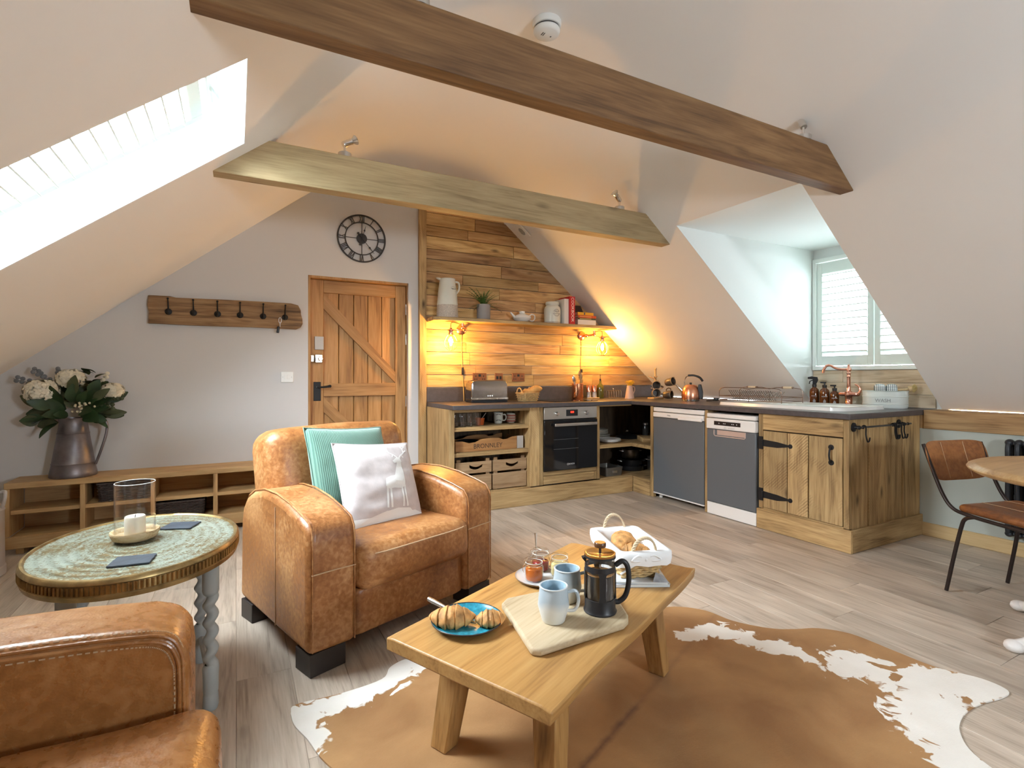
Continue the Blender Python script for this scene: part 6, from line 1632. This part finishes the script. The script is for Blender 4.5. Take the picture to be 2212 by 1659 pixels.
MB().lathe([(0,.0005),(.150,.0005),(.158,.006),(.158,.05),(.152,.056),(.150,.37),(.154,.378),(.146,.39),(.085,.48),(.082,.54),(.098,.56),(.098,.58),(.07,.60),(0,.60)], 40).build('body', CHM, CH, angle=35)
for s in (-1, 1): MB().tube(spline([(s*.143,0,.38),(s*.160,-.02,.43),(s*.165,-.02,.47),(s*.15,0,.485),(s*.09,0,.465)], 6), .009, 8).build('handle', CHM, CH)

# ---- on the brass tray table
t = thing('candle_holder', 'glass hurricane candle holder on wooden dish with ivory candle', 'candle holder', (-.318, 2.262, .5715))
MB().lathe([(0,0),(.046,0),(.066,.010),(.075,.030),(.073,.036),(.066,.034),(.060,.022),(0,.020)], 40).build('dish', wood('spalted wood', (.30,.18,.08), (.55,.40,.22), (.66,.54,.36), 'X', 2, .6, .6, .1, .02), t, angle=50)
MB().lathe([(.059,.024),(.061,.03),(.061,.205),(.0595,.205),(.0595,.03)], 48).build('glass_cylinder', GLASS, t, angle=40)
MB().tube([(.060*math.cos(a), .060*math.sin(a), .205) for a in [i*2*math.pi/48 for i in range(48)]], .0011, 6, True).build('rim_highlight', plain('painted rim highlight', (.75,.78,.78), .1), t)  # pale ring painted in as the highlight along the glass edge
WAX = plain('ivory wax', (.82,.76,.62), .5, sss=.3)
MB().lathe([(0,.021),(.031,.021),(.0315,.025),(.0315,.082),(.029,.086),(.022,.080),(0,.078)], 32).build('candle', WAX, t, angle=50)
MB().tube([(0,0,.078),(.001,0,.090)], .0012, 5).build('wick', BLACK, t)
SLATE = plain('dark slate', (.035,.045,.060), .55, bump=.4, bscale=70, var=.3, vscale=20)
def slate(loc, rz, label):
    rnd_ = random.Random(len(label)); n = 8; P = []
    for (x0, y0, x1, y1) in ((-.055,-.045,.055,-.045),(.055,-.045,.055,.045),(.055,.045,-.055,.045),(-.055,.045,-.055,-.045)):
        for i in range(n): P.append((x0+(x1-x0)*i/n+rnd_.uniform(-.0018,.0018), y0+(y1-y0)*i/n+rnd_.uniform(-.0018,.0018)))
    o = MB().prism(P, 0, .005, 'z').build('slate_coaster', SLATE, None, .0008, 1); o.location = loc; o.rotation_euler = (0, 0, rz); tag(o, label, 'coaster', 'slate coasters on the tray table')
slate((-.190, 2.383, .5718), R(-22), 'dark slate coaster near the armchair on the brass tray')
slate((-.288, 2.003, .5718), R(-8), 'dark slate coaster in front of the candle on the brass tray')
# ================================================================== COFFEE TABLE THINGS
def rect_rot(loc, a): return loc
A25 = 25.5
DGL = plain('dark plate rim', (.035,.030,.032), .3); TEAL = plain('teal glaze', (.022,.22,.30), .25, var=.35, vscale=70)
t = thing('dinner_plate', 'teal glazed plate with dark rim holding two croissants', 'plate', ct(-.352, .138, TZ+.0005))
MB().lathe([(0,.0),(.07,0),(.085,.006),(.108,.016),(.112,.021),(.110,.022)], 56).build('underside', DGL, t, angle=60)
MB().lathe([(.110,.022),(.106,.019),(.098,.012),(.086,.009),(0,.008)], 56).build('glaze', TEAL, t, angle=60)
MB().tube([(.1105*math.cos(a), .1105*math.sin(a), .0215) for a in [i*2*math.pi/56 for i in range(56)]], .0018, 6, True).build('rim', DGL, t)
CRUST = plain('croissant crust', (.52,.265,.088), .7, bump=1.0, bscale=110, var=.5, vscale=34)
PALE = plain('croissant fold', (.66,.42,.19), .7)
def croissant(loc, rz, ln, rad, label, bend=60, cat='croissant', tilt=0):
    t = thing('croissant', label, cat, loc, rot=(R(tilt), 0, rz), group='croissants'); N_ = 96; nn = 28; vs = []; fs = []
    Rb = ln/R(bend)/1.0
    for i in range(N_+1):
        s = i/N_; a = R(-bend/2+bend*s)
        c = Vector((Rb*math.sin(a), Rb*(1-math.cos(a)), 0)); tg = Vector((math.cos(a), math.sin(a), 0)); nrm = Vector((-math.sin(a), math.cos(a), 0))
        env = max(.03, math.sin(math.pi*s)**.75)
        k = abs(s-.5)*2*3.0+.5; saw_ = (k % 1.0); r_ = rad*env*(1.05-.17*saw_**2)
        for q in range(nn):
            th = 2*math.pi*q/nn; wob = 1+.16*noise.noise(Vector((s*9+ln*50, math.cos(th)*1.6, math.sin(th)*1.6))) + .05*noise.noise(Vector((s*45+ln*9, math.cos(th)*5, math.sin(th)*5)))
            z = math.sin(th)*r_*.80*wob; z = max(z, -r_*.55)
            vs.append(c + nrm*math.cos(th)*r_*wob + Vector((0,0,z+rad*.50)))
    for i in range(N_):
        for q in range(nn): fs.append((i*nn+q, i*nn+(q+1) % nn, (i+1)*nn+(q+1) % nn, (i+1)*nn+q))
    fs += [tuple(range(nn))[::-1], tuple(range(N_*nn, (N_+1)*nn))]
    MB().add(vs, fs).build('crust', CRUST, t, angle=70)
    return t
cr = R(-28)
croissant(ct(-.392, .165, TZ+.0095), cr, .150, .043, 'large croissant on the teal plate beside the knife', 45)
croissant(ct(-.322, .070, TZ+.0095), cr+R(8), .100, .034, 'small croissant half on the rim side of the teal plate', 40)
t = thing('butter_knife', 'steel butter knife resting across the teal plate rim', 'knife', ct(-.345, .315, TZ+.034), rot=(0, R(5), R(25.5-92)))
MB().tube([(0,0,0),(.02,0,.0),(.075,0,.0),(.10,0,0)], [.007,.008,.006,.004], 10).build('handle', STEEL, t); MB().prism([(.10,-.004),(.20,-.009),(.215,0),(.20,.005),(.10,.004)], -.001, .001, 'z').build('blade', STEEL, t)
BRD = wood('pale serving board', (.34,.25,.14), (.48,.38,.24), (.57,.47,.32), 'X', .9, .65, .2, .15, .02)
bp_ = [(-.206,.117),(-.162,.127),(.085,.0),(.105,-.03),(.075,-.165),(-.030,-.254),(-.060,-.268),(-.095,-.270),(-.372,-.150),(-.385,-.125)]
t = thing('serving_board', 'pale wooden serving board on coffee table under mugs and coffee press', 'board', ct(0, 0, TZ+.0012), R(25.5))
MB().prism([(x, y) for x, y in bp_], 0, .022, 'z').build('board', BRD, t, .008, 4)
BZ = TZ+.0237
BLUEI = plain('pale blue glaze', (.30,.42,.50), .25, var=.25, vscale=25); BLUEM = plain('grey blue glaze', (.46,.52,.55), .3, var=.22, vscale=16); 
m, nt, N, L, b = newmat('two tone mug glaze')
tc = N.new('ShaderNodeTexCoord'); sp = N.new('ShaderNodeSeparateXYZ'); L.new(tc.outputs['Object'], sp.inputs[0]); n_ = N.new('ShaderNodeTexNoise'); n_.inputs['Scale'].default_value = 18; L.new(tc.outputs['Object'], n_.inputs['Vector'])
k = N.new('ShaderNodeMath'); k.operation = 'MULTIPLY_ADD'; k.inputs[1].default_value = .03; L.new(n_.outputs['Fac'], k.inputs[0]); L.new(sp.outputs[2], k.inputs[2])
rp = N.new('ShaderNodeValToRGB'); e = rp.color_ramp.elements; e[0].position = .060; e[0].color = (.62,.63,.60,1); e[1].position = .082; e[1].color = (.40,.48,.53,1); L.new(k.outputs[0], rp.inputs[0]); L.new(rp.outputs[0], b.inputs['Base Color']); b.inputs['Roughness'].default_value = .28
MUGB = m; MRIM = plain('pale rim', (.55,.58,.58), .3)
mug((*ct(-.209,-.088)[:2], BZ), (0, 0, R(-22)), 'pale blue stoneware mug standing in front on the serving board', MUGB, MRIM, .0425, .108, 'blue stoneware mugs', BLUEI, .006)
mug((*ct(-.059,-.0485)[:2], BZ), (0, 0, R(-18)), 'pale blue stoneware mug between the jam jars and coffee press', MUGB, MRIM, .0425, .108, 'blue stoneware mugs', BLUEI, .006)
# coffee press
t = thing('coffee_press', 'black framed glass coffee press with amber lid full of coffee', 'coffee press', (*ct(-.062,-.172)[:2], BZ), R(-28))
BP = plain('matt black plastic', (.018,.018,.020), .4)
MB().lathe([(0,0),(.052,0),(.053,.004),(.049,.010),(.049,.045),(.047,.046)], 40).build('foot', BP, t, angle=40)
MB().lathe([(.0462,.012),(.0462,.168),(.0472,.176),(.0452,.176),(.0448,.168),(.0448,.012)], 48).build('beaker', GLASS, t)
MB().lathe([(0,.013),(.0442,.013),(.0442,.118),(.042,.120),(0,.120)], 40).build('coffee', plain('black coffee', (.008,.0035,.002), .5, 0, .12), t, angle=50)
MB().lathe([(.0300,.1205),(.0443,.1205),(.0443,.1235)], 40).build('crema', plain('crema', (.42,.22,.07), .5), t)
MB().lathe([(.0470,.132),(.0492,.132),(.0492,.150),(.0470,.150),(.0470,.132)], 40).build('band', BP, t)
for k in range(4):
    a = R(90*k); m = MB(); pts = []
    for z in (.044, .06, .09, .12, .134): pts.append(z)
    for i in range(4):
        z0, z1 = pts[i], pts[i+1]; w0 = .0095 if i not in (0,) else .013; w1 = .0095 if i != 3 else .014
        q = Matrix.Rotation(a, 4, 'Z'); m.add([q @ Vector((.0472,-w0,z0)), q @ Vector((.0496,-w0,z0)), q @ Vector((.0496,w0,z0)), q @ Vector((.0472,w0,z0)), q @ Vector((.0472,-w1,z1)), q @ Vector((.0496,-w1,z1)), q @ Vector((.0496,w1,z1)), q @ Vector((.0472,w1,z1))], [(0,3,2,1),(4,5,6,7),(0,1,5,4),(1,2,6,5),(2,3,7,6),(3,0,4,7)])
    m.build('strut', BP, t)
MB().tube(spline([(.048,0,.145),(.072,0,.158),(.088,0,.140),(.092,0,.095),(.082,0,.050),(.062,0,.030),(.048,0,.028)], 7), [.0085]*43, 10).build('handle', BP, t)
AMBL = plain('amber lid', (.30,.12,.018), .2, 0, .5, coat=.5)
MB().lathe([(.0475,.176),(.0495,.178),(.0495,.186),(.044,.187),(.040,.184),(0,.183)], 44).build('lid', AMBL, t, angle=50)
MB().lathe([(.0478,.172),(.0502,.173),(.0502,.180),(.0498,.180)], 44).build('lid_collar', BP, t)
m = MB(); m.cyl((0,0,.124),(0,0,.215), .003, n=10); m.build('plunger_rod', CHROME, t); MB().cyl((0,0,.184), (0,0,.206), .004, n=12).build('rod_sleeve', BP, t)
MB().lathe([(0,.204),(.018,.204),(.019,.208),(.019,.216),(.017,.219),(0,.219)], 28).build('knob', plain('amber black knob', (.10,.045,.018), .3), t, angle=40)
m = MB(); m.prism([(-.045,.176),(-.060,.172),(-.046,.155)], -.010, .010, 'y'); m.build('spout_guard', BP, t, .002)
# jam plate, jars
GREYR = plain('grey plate', (.55,.55,.54), .35)
t = thing('side_plate', 'grey rimmed white plate under three clip top jars', 'plate', ct(.092, .148, TZ+.0005))
MB().lathe([(0,0),(.07,0),(.095,.006),(.104,.013),(.105,.016)], 48).build('underside', plain('grey rim glaze', (.20,.17,.15), .35), t, angle=60); MB().lathe([(.105,.016),(.101,.013),(.085,.008),(0,.007)], 48).build('glaze', GREYR, t, angle=60)
JGL = thin_glass('jar glass', (.98,.99,.99), .0, 1.5, 1.3)
def jam(u, v, fill, label, level=.045, rz=0):
    t = thing('preserve_jar', label, 'jar', ct(u, v, TZ+.009), rz, 'clip top preserve jars')
    MB().lathe([(0,.001),(.030,0),(.034,.004),(.035,.012),(.035,.050),(.029,.060),(.028,.066)], 32).build('glass', JGL, t, angle=50)
    MB().lathe([(0,.004),(.030,.004),(.0325,.010),(.0325,level-.004),(.030,level),(0,level)], 28).build('preserve', fill, t, angle=60)
    MB().lathe([(.031,.066),(.033,.068),(.033,.078),(.028,.082),(.018,.079),(0,.078)], 32).build('lid', JGL, t, angle=40)
    MB().tube([(.0315*math.cos(a), .0315*math.sin(a), .0668) for a in [i*2*math.pi/32 for i in range(32)]], .0018, 6, True).build('seal', plain('pale rubber seal', (.62,.58,.52), .6), t)
    m = MB(); m.tube([(.031*math.cos(a), .031*math.sin(a), .058) for a in [i*2*math.pi/32 for i in range(32)]], .0012, 5, True)
    m.tube([(-.03,-.010,.058),(-.040,-.011,.050),(-.041,-.010,.032),(-.038,.0,.028),(-.041,.010,.032),(-.040,.011,.050),(-.03,.010,.058)], .0012, 5); m.tube([(-.034,-.012,.056),(-.038,-.012,.075),(-.02,-.012,.083),(.0,-.008,.080)], .0012, 5); m.tube([(-.034,.012,.056),(-.038,.012,.075),(-.02,.012,.083),(.0,.008,.080)], .0012, 5)
    m.build('clip_wire', CHROME, t); return t
jam(.052, .160, plain('orange marmalade', (.48,.12,.02), .15, coat=.5), 'clip top jar of orange marmalade on the grey rimmed plate', .046, R(-20))
jam(.150, .195, plain('red jam', (.20,.008,.012), .15, coat=.5), 'clip top jar of red jam with teaspoon standing behind', .036, R(-60))
jam(.150, .108, plain('butter', (.70,.58,.26), .5), 'clip top jar of pale butter on the grey rimmed plate', .046, R(-10))
t = thing('teaspoon', 'steel teaspoon standing upright behind the red jam jar', 'spoon', ct(.178, .232, TZ+.013), rot=(R(-5), R(3), R(20)))
MB().tube([(0,0,.02),(0,0,.06),(0,0,.105),(0,0,.125)], [.0022,.0022,.0045,.006], 8).build('handle', STEEL, t); MB().ball((0,0,.012), .016, 12, 8, (.7,.25,.75)).build('bowl', STEEL, t)
# magazines and croissant basket
MG = plain('magazine pages', (.62,.68,.70), .6); MGC = plain('magazine cover', (.40,.42,.45), .3, var=.5, vscale=18)
for i, (lab, rz, h_, cov) in enumerate((('thick magazine at bottom under the croissant basket', 38, .012, MGC), ('upper magazine with turned up corner under the croissant basket', 34, .008, plain('pale cover', (.58,.62,.66), .3, var=.3, vscale=12)))):
    t = thing('magazine', lab, 'magazine', ct(.352, -.100, TZ+.0006+.0125*i), R(25.5+rz), 'magazines on the coffee table')
    MB().box(-.14, .14, -.105, .105, 0, h_-.001).build('pages', MG, t, .001, 1); MB().box(-.142, .142, -.107, .107, h_-.001, h_).build('cover', cov, t)
    if i == 1: m = MB(); m.add([(-.142,-.107,h_+.0005),(-.08,-.107,h_+.0005),(-.10,-.07,h_+.022),(-.142,-.05,h_+.0005)], [(0,1,2),(0,2,3)]); m.build('turned_corner', MGC, t, flat=True)
BK = thing('croissant_basket', 'willow basket with white cloth liner and rope handles on magazines', 'basket', ct(.357, -.083, TZ+.0220), R(25.5+46))
# local: long axis x
base_panel(.23,.13,WILLOW,BK); weave(.23,.13,.305,.185,.100,10,18,.0052,WILLOW,BK)
CLOTH = plain('white cotton liner', (.80,.81,.81), .9, bump=.3, bscale=40)
m = MB(); W1, D1 = .305, .185
def rl(w_, d_, n=10, wv=0, seed=0):
    out = []; P = rr(-w_/2, w_/2, -d_/2, d_/2, .02, 3); Q = []
    for i in range(len(P)):
        a, b = Vector((*P[i], 0)), Vector((*P[(i+1) % len(P)], 0)); k = max(1, int((b-a).length/.02))
        for j in range(k): Q.append(a+(b-a)*j/k)
    return Q
lo0 = rl(.30,.18); nq = len(lo0)
def scl(Q, fx, fy, z, wv=0): return [(p.x*fx, p.y*fy, z + wv*noise.noise(Vector((p.x*40, p.y*40, z*50)))) for p in Q]
loops = [scl(lo0,.74,.70,.020), scl(lo0,.86,.84,.060), scl(lo0,.93,.89,.109), scl(lo0,1.03,1.05,.114), scl(lo0,1.13,1.20,.108), scl(lo0,1.14,1.21,.085,.004), scl(lo0,1.11,1.17,.060,.010)]
vs = [p for lp in loops for p in lp]; fs = [(k*nq+i, k*nq+(i+1) % nq, (k+1)*nq+(i+1) % nq, (k+1)*nq+i) for k in range(6) for i in range(nq)] + [tuple(range(nq))]
m.add(vs, fs).build('liner', CLOTH, BK, angle=80)
ROPE = plain('pale rope', (.60,.48,.32), .8, bump=.6, bscale=120)
for s in (-1, 1):
    base = []
    for i in range(15):
        a = math.pi*i/14; base.append(Vector((s*(.150+.012*math.sin(a)), .045*math.cos(a), .100+.062*math.sin(a))))
    m = MB()
    pts = spline(base, 4)
    for ph in (0, 2.1, 4.2):
        m.tube([p + Vector((math.cos(i*.55+ph)*.0035, math.sin(i*.55+ph)*.0035*.6, math.sin(i*.55+ph)*.0035)) for i, p in enumerate(pts)], .0038, 6)
    m.build('rope_handle', ROPE, BK, angle=80)
m = MB()
for P in ([(-.162,0,.085),(-.170,-.03,.10),(-.172,-.055,.085),(-.168,-.03,.080),(-.163,0,.084)], [(-.162,0,.085),(-.170,.03,.10),(-.172,.055,.085),(-.168,.03,.080),(-.163,0,.084)], [(-.163,0,.084),(-.160,.05,.06),(-.15,.09,.03)], [(-.163,0,.084),(-.165,-.05,.075),(-.162,-.095,.078)]):
    m.tube(spline(P, 5), .0045, 6)
m.ball((-.165,0,.085), .008); m.build('bow', CLOTH, BK, angle=80)
a0 = R(25.5+46)
def bkl(x, y, z): 
    c = ct(.357, -.083); return (c[0]+x*math.cos(a0)-y*math.sin(a0), c[1]+x*math.sin(a0)+y*math.cos(a0), TZ+.022+z)
croissant(bkl(.04,.005,.060), a0+R(-30), .20, .048, 'large croissant lying in the cloth lined basket', 60)
croissant(bkl(-.045,-.012,.058), a0+R(60), .14, .036, 'small croissant at rope bow end of the lined basket', 60)
